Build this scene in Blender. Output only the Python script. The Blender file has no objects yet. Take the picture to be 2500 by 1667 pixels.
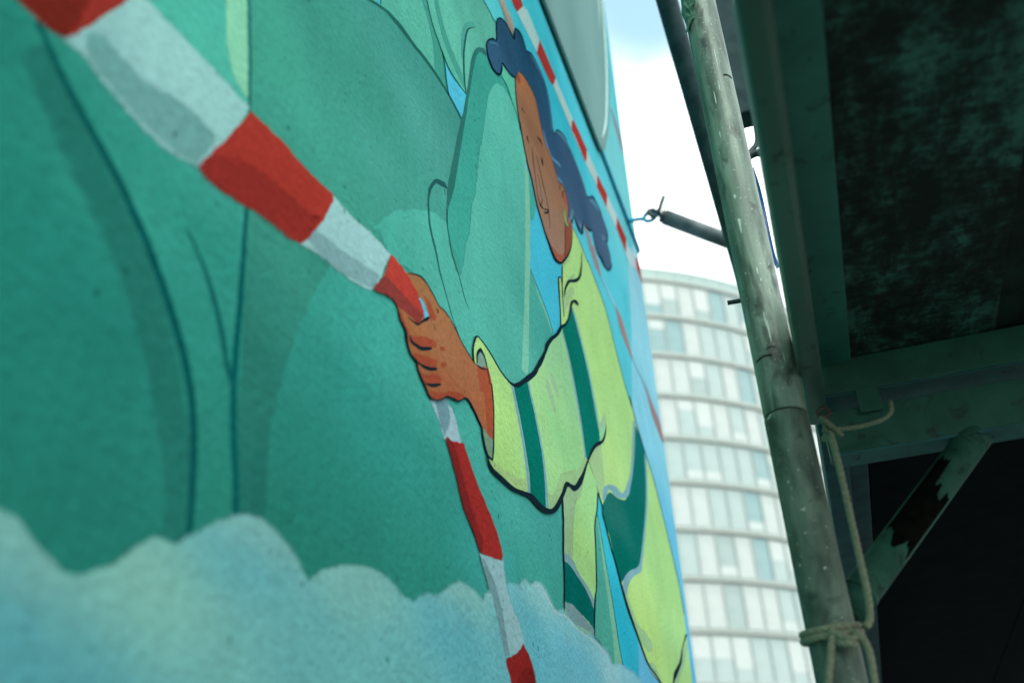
import bpy, bmesh, math, random
from mathutils import Vector, Matrix
from mathutils.geometry import delaunay_2d_cdt
random.seed(7)
S = bpy.context.scene
COL = S.collection
# ------------------------------------------------------------------ camera
cam_d = bpy.data.cameras.new("camera"); cam = bpy.data.objects.new("camera", cam_d); COL.objects.link(cam)
AZ, PITCH, ROLL = math.radians(16.9), math.radians(31.619), math.radians(2.9033)
fw = Vector((-math.sin(AZ)*math.cos(PITCH), math.cos(AZ)*math.cos(PITCH), math.sin(PITCH)))
r0 = Vector((math.cos(AZ), math.sin(AZ), 0)); u0 = r0.cross(fw)
up = u0*math.cos(ROLL)+r0*math.sin(ROLL); rt = r0*math.cos(ROLL)-u0*math.sin(ROLL)
cam.matrix_world = Matrix(((rt.x, up.x, -fw.x, 0.36), (rt.y, up.y, -fw.y, 0.0), (rt.z, up.z, -fw.z, 1.6), (0, 0, 0, 1)))
cam_d.sensor_width = 36.0; cam_d.lens = 36.0*2431.0/2500.0
cam_d.clip_start = 0.02; cam_d.clip_end = 2000
cam_d.dof.use_dof = True; cam_d.dof.focus_distance = 1.42; cam_d.dof.aperture_fstop = 3.7
S.camera = cam
# ------------------------------------------------------------------ sky and sun
SUN_EL, SUN_AZ = math.radians(46), math.radians(140)      # azimuth measured from +Y towards +X
CLOUD = (22.3, 23.8, 23.4)
W = bpy.data.worlds.new("World"); S.world = W; W.use_nodes = True
nt = W.node_tree; nt.nodes.clear()
def nn(t, **k):
    n = nt.nodes.new(t)
    for a, b in k.items(): setattr(n, a, b)
    return n
out = nn("ShaderNodeOutputWorld"); bg = nn("ShaderNodeBackground"); bg.inputs[1].default_value = 0.1
sky = nn("ShaderNodeTexSky", sky_type='NISHITA', sun_disc=False); sky.sun_elevation = SUN_EL; sky.sun_rotation = SUN_AZ
tc = nn("ShaderNodeTexCoord"); mp = nn("ShaderNodeMapping"); mp.inputs['Location'].default_value = (0.35, 0.2, 0.1)
no = nn("ShaderNodeTexNoise"); no.inputs['Scale'].default_value = 2.6; no.inputs['Detail'].default_value = 7; no.inputs['Roughness'].default_value = .55
rp = nn("ShaderNodeValToRGB"); rp.color_ramp.elements[0].position = .30; rp.color_ramp.elements[1].position = .47
mx = nn("ShaderNodeMix", data_type='RGBA'); mx.inputs['B'].default_value = CLOUD+(1,)
gain = nn("ShaderNodeMix", data_type='RGBA', blend_type='MULTIPLY'); gain.inputs[0].default_value = 1; gain.inputs['B'].default_value = (3.4, 4.9, 3.9, 1)
L = nt.links.new
L(tc.outputs['Generated'], mp.inputs[0]); L(mp.outputs[0], no.inputs['Vector']); L(no.outputs[0], rp.inputs[0])
def math_node(op, a, b=None, clamp=False):
    n = nn("ShaderNodeMath", operation=op, use_clamp=clamp)
    for i, v in enumerate((a, b)):
        if v is None: continue
        if hasattr(v, 'is_linked'): L(v, n.inputs[i])
        else: n.inputs[i].default_value = v
    return n.outputs[0]
# two small breaks in the cloud cover where the blue shows through
fac = rp.outputs[0]; wob = math_node('MULTIPLY', math_node('SUBTRACT', no.outputs[0], .5), .006)
for dvec, c0, c1, amt in (((-0.0782, 0.6606, 0.7466), .9958, .9997, .60), ((-0.0425, 0.6465, 0.7618), .9972, .9997, .66)):
    vd = nn("ShaderNodeVectorMath", operation='DOT_PRODUCT'); L(tc.outputs['Generated'], vd.inputs[0]); vd.inputs[1].default_value = dvec
    mr = nn("ShaderNodeMapRange", interpolation_type='SMOOTHSTEP'); L(math_node('ADD', vd.outputs['Value'], wob), mr.inputs[0])
    for i, v in ((1, c0), (2, c1), (3, 1.0), (4, 1.0-amt)): mr.inputs[i].default_value = v
    fac = math_node('MULTIPLY', fac, mr.outputs[0])
L(sky.outputs[0], gain.inputs['A']); L(fac, mx.inputs[0]); L(gain.outputs['Result'], mx.inputs['A']); L(mx.outputs['Result'], bg.inputs[0]); L(bg.outputs[0], out.inputs[0])
sun_d = bpy.data.lights.new("sun", 'SUN'); sun = bpy.data.objects.new("sun", sun_d); COL.objects.link(sun)
sun_d.energy = 1.3; sun_d.angle = math.radians(14); sun_d.color = (1, .97, .9)
sd = Vector((math.sin(SUN_AZ)*math.cos(SUN_EL), math.cos(SUN_AZ)*math.cos(SUN_EL), math.sin(SUN_EL)))
sun.rotation_euler = sd.to_track_quat('Z', 'Y').to_euler(); sun.location = sd*50
# ------------------------------------------------------------------ render settings
S.render.engine = 'CYCLES'
S.view_settings.view_transform = 'Standard'; S.view_settings.look = 'None'; S.view_settings.gamma = 1; S.view_settings.use_curve_mapping = False
S.view_settings.exposure = 0.0
S.cycles.transparent_max_bounces = 48; S.cycles.max_bounces = 6; S.cycles.use_denoising = True
PAINT_GAIN = (1.05, 1.215, 1.115)        # seen colour / this = the paint's own colour
# ------------------------------------------------------------------ materials
def lin(c):
    return tuple(((v/255)/12.92 if v/255 <= .04045 else ((v/255+.055)/1.055)**2.4) for v in c)
def new_mat(name):
    m = bpy.data.materials.new(name); m.use_nodes = True
    t = m.node_tree; b = t.nodes["Principled BSDF"]
    return m, t, b
def tnode(t, kind, **k):
    n = t.nodes.new(kind)
    for a, b in k.items(): setattr(n, a, b)
    return n
def noise(t, scale, detail=4, stretch=None, rough=.55, dist=0):
    c = tnode(t, "ShaderNodeTexCoord"); n = tnode(t, "ShaderNodeTexNoise")
    n.inputs['Scale'].default_value = scale; n.inputs['Detail'].default_value = detail; n.inputs['Roughness'].default_value = rough; n.inputs['Distortion'].default_value = dist
    if stretch:
        m = tnode(t, "ShaderNodeMapping"); m.inputs['Scale'].default_value = stretch
        t.links.new(c.outputs['Object'], m.inputs[0]); t.links.new(m.outputs[0], n.inputs['Vector'])
    else: t.links.new(c.outputs['Object'], n.inputs['Vector'])
    return n
def ramp(t, src, p0, p1, c0=(0, 0, 0), c1=(1, 1, 1)):
    r = tnode(t, "ShaderNodeValToRGB"); e = r.color_ramp.elements
    e[0].position = p0; e[1].position = p1; e[0].color = tuple(c0)+(1,); e[1].color = tuple(c1)+(1,)
    t.links.new(src, r.inputs[0]); return r
def mixc(t, fac, a, b, mode='MIX'):
    m = tnode(t, "ShaderNodeMix", data_type='RGBA', blend_type=mode)
    for s, v in ((m.inputs[0], fac), (m.inputs['A'], a), (m.inputs['B'], b)):
        if hasattr(v, 'default_value') or hasattr(v, 'links'): t.links.new(v, s)
        elif isinstance(v, (tuple, list)): s.default_value = tuple(v)+(1,)
        else: s.default_value = v
    return m.outputs['Result']
def bump(t, b, src, strength, dist):
    u = tnode(t, "ShaderNodeBump"); u.inputs['Strength'].default_value = strength; u.inputs['Distance'].default_value = dist
    t.links.new(src, u.inputs['Height'])
    old = b.inputs['Normal'].links
    if old: t.links.new(old[0].from_socket, u.inputs['Normal'])
    t.links.new(u.outputs[0], b.inputs['Normal'])
def worn(name, c0, c1, scale, p=(.35, .65), rough=.6, metal=0., stretch=None, bumpd=.0006, stain=None, sscale=8, sp=(.55, .7), spec=None, fine=None, sstretch=None):
    """two-tone weathered surface, optional stain patches of another colour"""
    m, t, b = new_mat(name)
    n = noise(t, scale, 6, stretch); r = ramp(t, n.outputs[0], p[0], p[1], c0, c1); c = r.outputs[0]
    if stain:
        n2 = noise(t, sscale, 7, sstretch, .65, .6); r2 = ramp(t, n2.outputs[0], sp[0], sp[1]); c = mixc(t, r2.outputs[0], c, stain)
    if fine:
        n3 = noise(t, fine[0], 3); r3 = ramp(t, n3.outputs[0], fine[1], fine[2]); c = mixc(t, r3.outputs[0], c, fine[3])
    t.links.new(c, b.inputs['Base Color'])
    b.inputs['Roughness'].default_value = rough; b.inputs['Metallic'].default_value = metal
    if spec is not None: b.inputs['Specular IOR Level'].default_value = spec
    bump(t, b, n.outputs[0], .6, bumpd)
    return m
# mural paint: colour and coverage come from the "paint" attribute, stucco relief from noise
PAINT, t, b = new_mat("mural_paint")
at = tnode(t, "ShaderNodeAttribute", attribute_name="paint")
n1 = noise(t, 9, 5); r1 = ramp(t, n1.outputs[0], .3, .7, (.93, .93, .93), (1.06, 1.06, 1.06))
c = mixc(t, 1.0, at.outputs['Color'], r1.outputs[0], 'MULTIPLY')
n2 = noise(t, 210, 5, rough=.75); r2 = ramp(t, n2.outputs[0], .3, .7, (.90, .905, .905), (1.09, 1.09, 1.09)); c = mixc(t, 1.0, c, r2.outputs[0], 'MULTIPLY')
nb = noise(t, 26, 4, (1, 3.2, .45)); rb = ramp(t, nb.outputs[0], .35, .7, (.96, .96, .96), (1.05, 1.05, 1.05)); c = mixc(t, 1.0, c, rb.outputs[0], 'MULTIPLY')
n3 = noise(t, 95, 1, rough=.3); r3 = ramp(t, n3.outputs[0], .735, .765); n4 = noise(t, 6, 2); r4 = ramp(t, n4.outputs[0], .48, .6)
sp = tnode(t, "ShaderNodeMath", operation='MULTIPLY'); t.links.new(r3.outputs[0], sp.inputs[0]); t.links.new(r4.outputs[0], sp.inputs[1])
dk = mixc(t, 1.0, c, (.3, .42, .4), 'MULTIPLY'); c = mixc(t, sp.outputs[0], c, dk)
t.links.new(c, b.inputs['Base Color']); b.inputs['Roughness'].default_value = .9; b.inputs['Specular IOR Level'].default_value = 0.0
# coverage breaks up into spray-can speckle where the alpha falls off
na = noise(t, 620, 3, rough=.6)
m1 = tnode(t, "ShaderNodeMath", operation='MULTIPLY_ADD'); t.links.new(na.outputs[0], m1.inputs[0]); m1.inputs[1].default_value = 2.1; m1.inputs[2].default_value = -.55
m2 = tnode(t, "ShaderNodeMath", operation='SUBTRACT'); t.links.new(at.outputs['Alpha'], m2.inputs[0]); t.links.new(m1.outputs[0], m2.inputs[1])
m3 = tnode(t, "ShaderNodeMath", operation='MULTIPLY_ADD', use_clamp=True); t.links.new(m2.outputs[0], m3.inputs[0]); m3.inputs[1].default_value = 9.; m3.inputs[2].default_value = .5
m4 = tnode(t, "ShaderNodeMath", operation='GREATER_THAN'); t.links.new(at.outputs['Alpha'], m4.inputs[0]); m4.inputs[1].default_value = .995
m5 = tnode(t, "ShaderNodeMath", operation='MAXIMUM'); t.links.new(m3.outputs[0], m5.inputs[0]); t.links.new(m4.outputs[0], m5.inputs[1])
t.links.new(m5.outputs[0], b.inputs['Alpha'])
s1 = noise(t, 105, 4, rough=.6); bump(t, b, s1.outputs[0], .7, .0034)
s2 = noise(t, 330, 3, rough=.65); bump(t, b, s2.outputs[0], .45, .0009)
s3 = noise(t, 7, 2); bump(t, b, s3.outputs[0], .25, .01)

M_WALL = worn("painted_render", lin((44, 140, 122)), lin((56, 150, 132)), 12, rough=.8, bumpd=.002)
M_POLE = worn("galvanised_tube", (.055, .10, .076), (.22, .30, .24), 75, (.32, .68), .5, .08, (1, 1, .09), .0004, stain=(.035, .055, .042), sscale=38, sp=(.52, .66), fine=(300, .64, .70, (.34, .40, .33)), sstretch=(1, 1, .35))
M_POLE2 = worn("old_galvanised_tube", (.034, .066, .048), (.145, .20, .155), 60, (.34, .66), .65, 0, (1, 1, .3), .0008, stain=(.018, .032, .024), sscale=32, sp=(.56, .68), fine=(160, .66, .72, (.5, .55, .48)))
M_TUBE = worn("dark_tube", (.014, .040, .046), (.034, .072, .076), 40, rough=.5, metal=.0, bumpd=.0003, spec=.12)
M_TIE = worn("grey_tie_tube", (.055, .082, .09), (.12, .16, .165), 60, rough=.5, metal=.1, stretch=(.4, .4, .4), bumpd=.0004)
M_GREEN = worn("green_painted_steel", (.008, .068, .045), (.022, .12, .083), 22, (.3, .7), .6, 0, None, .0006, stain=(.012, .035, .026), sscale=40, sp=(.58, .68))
M_RAIL = worn("weathered_steel_rail", (.034, .085, .064), (.07, .145, .112), 14, (.3, .7), .5, .1, (1, .25, 1), .0005, stain=(.02, .035, .028), sscale=34, sp=(.6, .7))
M_EDGE = worn("deck_edge_paint", (.014, .115, .088), (.03, .175, .14), 22, (.3, .7), .6, 0, None, .0006, stain=(.008, .04, .032), sscale=40, sp=(.58, .68))
M_FLANGE = worn("flange_bounce_tint", (.010, .075, .082), (.024, .12, .13), 30, (.3, .7), .7, 0, None, .0004, stain=(.01, .03, .03), sscale=60, sp=(.6, .68))  # ground bounce on the beam undersides put into a bluer colour
M_STRUT = worn("strut_paint", (.014, .058, .043), (.036, .11, .08), 30, (.3, .7), .75, 0, None, .0005, spec=.08, stain=(.012, .03, .022), sscale=50, sp=(.56, .68))
M_BLUE = worn("blue_grey_rail", (.006, .045, .060), (.016, .08, .102), 25, rough=.6, spec=.12, bumpd=.0004, fine=(260, .68, .7, (.005, .01, .012)))
M_PLY, t, b = new_mat("mouldy_plywood")
p1 = noise(t, 26, 9, (1, .42, 1), .76, .3); p2 = noise(t, 95, 7, (.6, 1.4, 1), .72); p3 = noise(t, 5, 3)
pm = tnode(t, "ShaderNodeMath", operation='MULTIPLY_ADD'); t.links.new(p2.outputs[0], pm.inputs[0]); pm.inputs[1].default_value = .55; t.links.new(p1.outputs[0], pm.inputs[2])
pq = tnode(t, "ShaderNodeMath", operation='MULTIPLY_ADD'); t.links.new(p3.outputs[0], pq.inputs[0]); pq.inputs[1].default_value = .45; t.links.new(pm.outputs[0], pq.inputs[2])
ph = tnode(t, "ShaderNodeMath", operation='MULTIPLY'); t.links.new(pq.outputs[0], ph.inputs[0]); ph.inputs[1].default_value = .5
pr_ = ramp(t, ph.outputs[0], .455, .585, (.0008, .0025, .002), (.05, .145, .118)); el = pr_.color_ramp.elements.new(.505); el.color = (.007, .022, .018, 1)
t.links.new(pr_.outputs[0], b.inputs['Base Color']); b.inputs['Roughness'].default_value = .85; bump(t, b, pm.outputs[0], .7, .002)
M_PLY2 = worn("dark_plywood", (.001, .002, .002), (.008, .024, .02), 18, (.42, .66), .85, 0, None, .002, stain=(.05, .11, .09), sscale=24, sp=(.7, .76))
M_FARSHADE = worn("far_bay_shade", (.004, .005, .008), (.006, .008, .011), 20, rough=.95, bumpd=.0004, fine=(260, .72, .76, (.02, .05, .05)), spec=.05)  # deep shade of the far bay put into a near-black colour
M_ROPE = worn("beige_rope", (.15, .165, .11), (.235, .25, .17), 300, rough=.85, bumpd=.001)
M_BLACK = worn("black_tape", (.004, .005, .004), (.009, .010, .008), 60, rough=.9, bumpd=.001, spec=.05)
M_BLUEPAINT = worn("blue_wall_paint", lin((20, 150, 185)), lin((40, 175, 205)), 60, rough=.6)
M_STRAP = worn("blue_plastic", (.006, .07, .25), (.02, .15, .4), 40, rough=.4)
M_FLAKE = worn("green_plastic_film", (.06, .16, .10), (.22, .42, .30), 90, rough=.35)
M_STEEL = worn("dark_steel", (.03, .04, .045), (.08, .10, .105), 80, rough=.45, metal=.5)
M_PANEL = worn("grey_panel", (.125, .24, .235), (.165, .295, .29), 3, rough=.6, bumpd=.0001, stretch=(1, 1, .3), spec=.0)
M_STREAK = worn("painted_highlight", (.34, .55, .53), (.38, .6, .58), 6, rough=.4, bumpd=.0001)
M_GAPSHADE = worn("panel_gap_shade", (.01, .03, .028), (.03, .06, .055), 90, rough=.8, bumpd=.001)
M_FACADE = worn("pale_facade", (.30, .37, .35), (.36, .43, .41), 2, rough=.5, bumpd=.001)
M_BAND = worn("floor_edge_metal", (.36, .405, .375), (.41, .455, .425), 2, rough=.5, bumpd=.001)
M_PARA = worn("glass_parapet", (.30, .41, .385), (.34, .45, .42), 2, rough=.25, bumpd=.001)
M_GLASS = [worn("window_glass_%s" % n, a, bb, .5, rough=.12, bumpd=.0) for n, a, bb in (
    ("white", (.42, .47, .455), (.53, .58, .56)), ("pale", (.33, .42, .41), (.43, .51, .495)), ("blue", (.20, .33, .345), (.28, .41, .42)), ("grey", (.28, .36, .35), (.38, .46, .445)))]  # the panes' sky reflection is put into these pale base colours
M_BLIND = worn("white_blind", (.47, .52, .505), (.55, .60, .585), 3, rough=.6, bumpd=.0)
M_BLOCKER = worn("blocker_green", (.03, .08, .06), (.045, .105, .08), 4, rough=.8, spec=.1)
M_ASPHALT = worn("asphalt", (.04, .046, .044), (.06, .066, .063), 30, rough=.9, bumpd=.004)
M_PAVE = worn("concrete_paving", (.16, .185, .175), (.22, .25, .235), 8, rough=.9, bumpd=.002)
# ------------------------------------------------------------------ object helpers
def link(name, me, mat=None, parent=None, loc=None):
    o = bpy.data.objects.new(name, me); COL.objects.link(o)
    if mat is not None and me is not None and not me.materials: me.materials.append(mat)
    if parent is not None:
        o.parent = parent
        if parent.type == 'EMPTY': o.matrix_parent_inverse = Matrix.Translation(-parent.location)
    if loc is not None: o.location = loc
    return o
def tag(o, label=None, cat=None, group=None, kind=None):
    for k, v in (('label', label), ('category', cat), ('group', group), ('kind', kind)):
        if v: o[k] = v
    return o
def thing(name, label, cat, loc=(0, 0, 0), group=None):
    return tag(link(name, None, loc=loc), label, cat, group)
def from_bm(name, bm, mat, parent=None, smooth=False, org=(0, 0, 0)):
    if any(org): bmesh.ops.translate(bm, verts=bm.verts, vec=-Vector(org))
    me = bpy.data.meshes.new(name); bm.to_mesh(me); bm.free()
    if smooth: me.shade_smooth()
    return link(name, me, mat, parent)
def box(bm, lo, hi, bev=0.0, mtx=None):
    r = bmesh.ops.create_cube(bm, size=1); vs = r['verts']
    for v in vs:
        v.co = Vector([lo[i]+(v.co[i]+.5)*(hi[i]-lo[i]) for i in range(3)])
        if mtx is not None: v.co = mtx @ v.co
    if bev:
        es = list({e for v in vs for e in v.link_edges}); bmesh.ops.bevel(bm, geom=es, offset=bev, segments=2, affect='EDGES', profile=.5)
    return bm
def hermite(P, n):
    P = [Vector(p) for p in P]; o = []
    for i in range(len(P)-1):
        p0, p1, p2, p3 = P[max(i-1, 0)], P[i], P[i+1], P[min(i+2, len(P)-1)]
        for k in range(n):
            s = k/n; o.append(.5*((2*p1)+(-p0+p2)*s+(2*p0-5*p1+4*p2-p3)*s*s+(-p0+3*p1-3*p2+p3)*s**3))
    return o+[P[-1]]
def tube(bm, pts, r, seg=16, caps=True, wob=0.0):
    """swept round tube along a polyline; r may be a list"""
    pts = [Vector(p) for p in pts]; N = len(pts); rings = []
    T = [(pts[min(i+1, N-1)]-pts[max(i-1, 0)]).normalized() for i in range(N)]
    a = Vector((0, 0, 1)) if abs(T[0].z) < .9 else Vector((1, 0, 0))
    u = T[0].cross(a).normalized()
    for i in range(N):
        u = (u-T[i]*u.dot(T[i])).normalized(); v = T[i].cross(u)
        ri = r[i] if isinstance(r, (list, tuple)) else r
        rings.append([bm.verts.new(pts[i]+(u*math.cos(2*math.pi*k/seg)+v*math.sin(2*math.pi*k/seg))*ri*(1+random.uniform(-wob, wob))) for k in range(seg)])
    for i in range(N-1):
        for k in range(seg):
            f = bm.faces.new((rings[i][k], rings[i][(k+1) % seg], rings[i+1][(k+1) % seg], rings[i+1][k])); f.smooth = True
    if caps:
        bm.faces.new(list(reversed(rings[0]))); bm.faces.new(rings[-1])
    return bm
def line_pts(a, b, n):
    a, b = Vector(a), Vector(b); return [a+(b-a)*(i/n) for i in range(n+1)]
MURAL = [
('f','painted_sky','painted_sky',1,(66,178,205),0,[(8227,30891),(93763,164532),(66305,63792),(30667,21496),(15822,19012),(15097,19843),(14148,21487),(13871,24249),(14185,25114),(13766,25450),(13097,25762),(13168,26301),(13326,27071),(13164,27383),(13135,27929),(13067,28719),(13065,30343),(12419,30455),(11857,30424),(11680,30366),(11401,30326),(11126,30234)],0,[(11626,30584,82,192,192),(14643,33573,62,187,195),(14651,30498,37,162,177),(16151,33143,47,172,185),(19155,34571,77,187,197),(23957,37152,107,192,192),(17193,30530,72,182,192),(13633,26629,64,180,199),(13895,25488,64,180,199),(18745,29636,87,190,199),(20542,28991,80,188,197),(20931,26911,77,184,195),(22379,33380,97,192,197),(20231,24543,82,182,192),(21534,22175,87,182,192),(16869,20941,40,172,192),(16837,22420,52,180,195)]),
('f','painted_sky','pale_sky_strip',2,(128,196,206),0,[(24547,33940),(23189,30552),(21716,27326),(20164,23574),(19186,21039),(18678,19917),(29575,21974),(31461,27493),(31990,32282),(31097,38172),(28801,38070)],0,[(25783,33601,130,196,206),(26065,30791,128,198,208),(25224,28348,120,194,208),(26276,24537,95,180,205),(26503,22419,90,175,205)]),
('f','painted_tent','painted_tent',2,(63,148,128),0,[(4382,24884),(4880,25662),(6577,25244),(6896,25404),(7316,25698),(7736,25874),(8143,25990),(8676,26159),(9363,26279),(9931,26270),(9602,25171),(9369,24502),(9284,24146),(9277,23840),(9822,23414),(9516,22966),(7146,21851),(6727,21565),(6409,21312),(6028,20567),(5782,19858),(5679,19292),(5689,18465),(5323,18343),(5260,18988),(5234,19288),(5226,19611),(5074,20903),(5033,21364),(4891,22124)],0,[(4960,22881,60,150,126),(6043,23941,58,142,122),(8047,25793,62,146,130),(6171,22829,62,152,130),(7561,23179,66,152,134),(9288,24913,72,156,140),(6122,21883,60,150,128),(5434,20450,50,136,118),(5387,19697,42,124,108),(5446,18762,36,114,101),(5557,20849,56,144,124)]),
('f','painted_tent','canopy_panel',3,(86,176,152),0,[(4873,25639),(6570,25250),(6896,25404),(7316,25698),(7736,25874),(8143,25990),(8676,26159),(9363,26279),(9931,26270),(10148,26992),(10344,27663),(10505,28149),(10774,28610),(11227,28940),(11304,29394),(11822,29980),(11873,30454),(11586,30370),(11197,30314),(10744,30168),(8256,30919)],0,[(7422,25857,78,168,146),(8301,26366,84,178,152),(9359,27944,92,184,158),(10461,28879,84,172,148),(11070,29139,80,165,142),(8868,26171,86,176,152)]),
('f','painted_tent','canopy_fold',4,(62,150,130),1,[(8364,27199),(8568,27434),(8647,27313),(8833,27071),(9156,26928),(9363,26284),(8881,26233),(8805,26692),(8622,26989)],0,0),
('f','painted_tent','canopy_fold',5,(66,153,133),1,[(8835,27742),(9002,27903),(9084,27714),(9278,27494),(9621,27335),(10038,27235),(10100,27006),(9670,27051),(9161,27216)],0,0),
('f','painted_tent','canopy_fold',6,(70,156,138),1,[(10680,29038),(10490,28960),(10204,28631),(10004,28214),(9947,27926),(9963,27593),(10061,27693),(10150,28205),(10300,28583)],0,0),
('f','painted_tent','blue_gap',7,(76,186,208),0,[(9243,26856),(9663,26866),(10147,26976),(10022,26445),(9931,26270),(9389,26254),(9313,26521)],0,0),
('f','painted_tent','blue_gap',4,(70,175,185),0,[(7017,25619),(7178,25804),(7196,25657),(7042,25546)],0,0),
('l','painted_tent','ink_line',8,(34,100,88),1,[[(4806,25549),(6391,25170),(6734,25307),(6910,25437),(7339,25740),(7778,25942),(8175,26039),(8713,26211),(9392,26316),(9970,26320)],[(4757,25445),(6342,25092),(6699,25238),(6881,25371),(7294,25656),(7695,25808),(8111,25941),(8639,26108),(9333,26242),(9893,26232)]],0,0),
('l','painted_tent','ink_line',8,(34,100,88),1,[[(8562,27400),(8641,27340),(8800,27128),(9124,26944),(9464,26853),(9807,26911),(10164,27012)],[(8523,27348),(8601,27288),(8759,27077),(9077,26886),(9401,26774),(9755,26844),(10132,26971)]],0,0),
('l','painted_tent','ink_line',8,(34,100,88),1,[[(9161,26935),(9272,26800),(9346,26497),(9424,26302)],[(9128,26898),(9210,26733),(9278,26427),(9379,26256)]],0,0),
('l','painted_tent','ink_line',9,(38,88,84),1,[[(10683,29044),(10332,28605),(10191,28213),(10100,27734),(10101,27267),(10140,27015)],[(10678,29048),(10268,28561),(10105,28128),(10021,27653),(10036,27201),(10108,26983)]],0,0),
('l','painted_tent','ink_line',8,(34,100,88),1,[[(7195,25798),(7202,25677)],[(7165,25763),(7172,25643)]],0,0),
('l','painted_tent','ink_line',10,(30,70,75),1,[[(8291,30871),(10976,30210),(11073,30250),(11145,30260),(11421,30353),(11700,30393),(11913,30473)],[(8257,30810),(10937,30158),(11036,30197),(11108,30208),(11382,30299),(11659,30338),(11872,30418)]],0,0),
('f','painted_tent','light_panel',10,(78,172,152),0,[(7194,22292),(7487,22670),(7848,23038),(8415,23473),(8772,23707),(9056,23834),(9278,23894),(9367,23555),(9559,23367),(9733,23388),(9849,23660),(9943,24026),(10108,24333),(10234,24915),(10385,25200),(10520,25745),(10693,26440),(10760,26505),(10999,27339),(11184,27923),(11409,28363),(11640,28676),(11902,28914),(12172,29067),(12544,29122),(12749,29058),(12895,28936),(13032,28760),(13111,28735),(13233,28453),(13265,28144),(13347,27967),(13330,27074),(13326,27071),(13097,25762),(13725,25475),(14298,25210),(14182,25012),(13740,24564),(13399,24186),(12863,23650),(12456,23334),(11897,22916),(11701,22825),(11169,22767),(10704,22821),(10345,22813),(10214,22743),(10101,22309),(9856,22335),(9481,22427),(9121,22475),(8833,22491),(8138,22416),(7713,22237),(7504,22305),(7348,22405)],0,[(7396,22440,68,165,145),(8120,23085,74,170,150),(8851,23255,76,172,152),(9379,23000,78,172,154),(11708,28213,84,180,158),(11233,26536,82,178,156),(10911,25082,80,174,154),(10630,23808,80,172,154),(12006,26308,78,170,152),(12642,26271,76,166,150),(11480,23644,76,168,150),(13080,24905,66,158,142),(10217,24933,84,176,156),(13756,24824,64,154,140),(12006,23387,74,166,148)]),
('f','painted_tent','crown_light',11,(84,182,152),1,[(12053,29579),(12470,29770),(12702,29892),(12878,30041),(12860,29754),(12895,29310),(12914,29070),(12761,29138),(12558,29228),(12359,29317),(12042,29263)],0,0),
('f','painted_tent','teal_shadow',11,(64,160,148),1,[(13360,28177),(13538,28100),(13754,27718),(13757,27611),(13618,27290),(13437,27060),(13316,27021),(13352,27515)],0,0),
('f','painted_tent','pale_edge',12,(112,184,155),0,[(13025,29074),(13108,28893),(13258,28543),(13282,28180),(13392,28070),(13312,27060),(13201,26367),(13080,25752),(12843,24679),(12579,23479),(12254,23372),(12522,24376),(12889,26104),(12930,26372),(12981,26812),(13133,27772),(13181,28476),(13087,28760)],0,0),
('f','painted_tent','pale_edge',13,(100,180,155),0,[(13099,25753),(13669,25536),(14059,25417),(14329,25221),(14244,25162),(13899,25319),(13487,25469)],0,0),
('l','painted_tent','ink_line',14,(30,80,80),1,[[(13116,25778),(13689,25575),(14078,25442),(14348,25229)],[(13088,25756),(13659,25553),(14047,25420),(14307,25202)]],0,0),
('l','painted_tent','ink_line',11,(44,112,102),1,[[(11153,28866),(10976,28763),(10847,28639),(10623,28257),(10385,27508),(10156,26709),(9960,26067),(9719,25259),(9558,24716),(9400,24350),(9299,24143)],[(11223,28956),(11106,28978),(10702,28582),(10432,28085),(10239,27376),(10007,26582),(9760,25907),(9488,25086),(9316,24543),(9278,24266),(9259,24117)]],0,0),
('l','painted_tent','ink_line',12,(34,88,86),1,[[(9282,24475),(9095,24378),(8935,24291),(8783,24098),(8689,23850),(8699,23634),(8744,23452),(8916,23220),(9032,23009),(9158,22860),(9260,22762),(9378,22633),(9528,22510),(9716,22411)],[(9313,24513),(9185,24515),(8899,24330),(8689,24045),(8635,23810),(8645,23591),(8690,23408),(8864,23178),(8991,22977),(9129,22837),(9233,22742),(9351,22614),(9501,22490),(9695,22396)]],0,0),
('l','painted_tent','ink_line',13,(30,84,84),1,[[(9302,24148),(9301,24017),(9309,23865),(9451,23562),(9561,23456),(9705,23342),(9846,23174),(9941,23098),(10027,23055)],[(9256,24112),(9260,23986),(9274,23837),(9429,23544),(9538,23438),(9679,23322),(9819,23155),(9918,23080),(10016,23046)]],0,0),
('l','painted_tent','ink_line',12,(40,110,96),1,[[(12024,29247),(12261,29294),(12463,29232),(12668,29169),(12819,29100)],[(12003,29222),(12239,29269),(12440,29207),(12644,29144),(12797,29078)]],0,0),
('f','painted_tent','pale_green_strip',3,(122,198,160),1,[(4107,24270),(4364,24661),(4720,22741),(4814,22321),(4885,21933),(4787,21970),(4643,22067),(4544,22275)],[(4077,24228),(4395,24715),(4752,22777),(4846,22354),(4917,21956),(4762,21933),(4615,22033),(4515,22243)],0),
('l','painted_tent','ink_line',4,(40,112,100),1,[[(4396,24803),(4722,23089),(4752,22958),(4870,22396),(4960,21850)],[(4372,24766),(4693,23054),(4723,22924),(4835,22360),(4926,21818)]],[[(4407,24820),(4733,23101),(4763,22970),(4881,22407),(4971,21859)],[(4362,24749),(4682,23041),(4712,22912),(4824,22349),(4915,21808)]],0),
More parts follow.
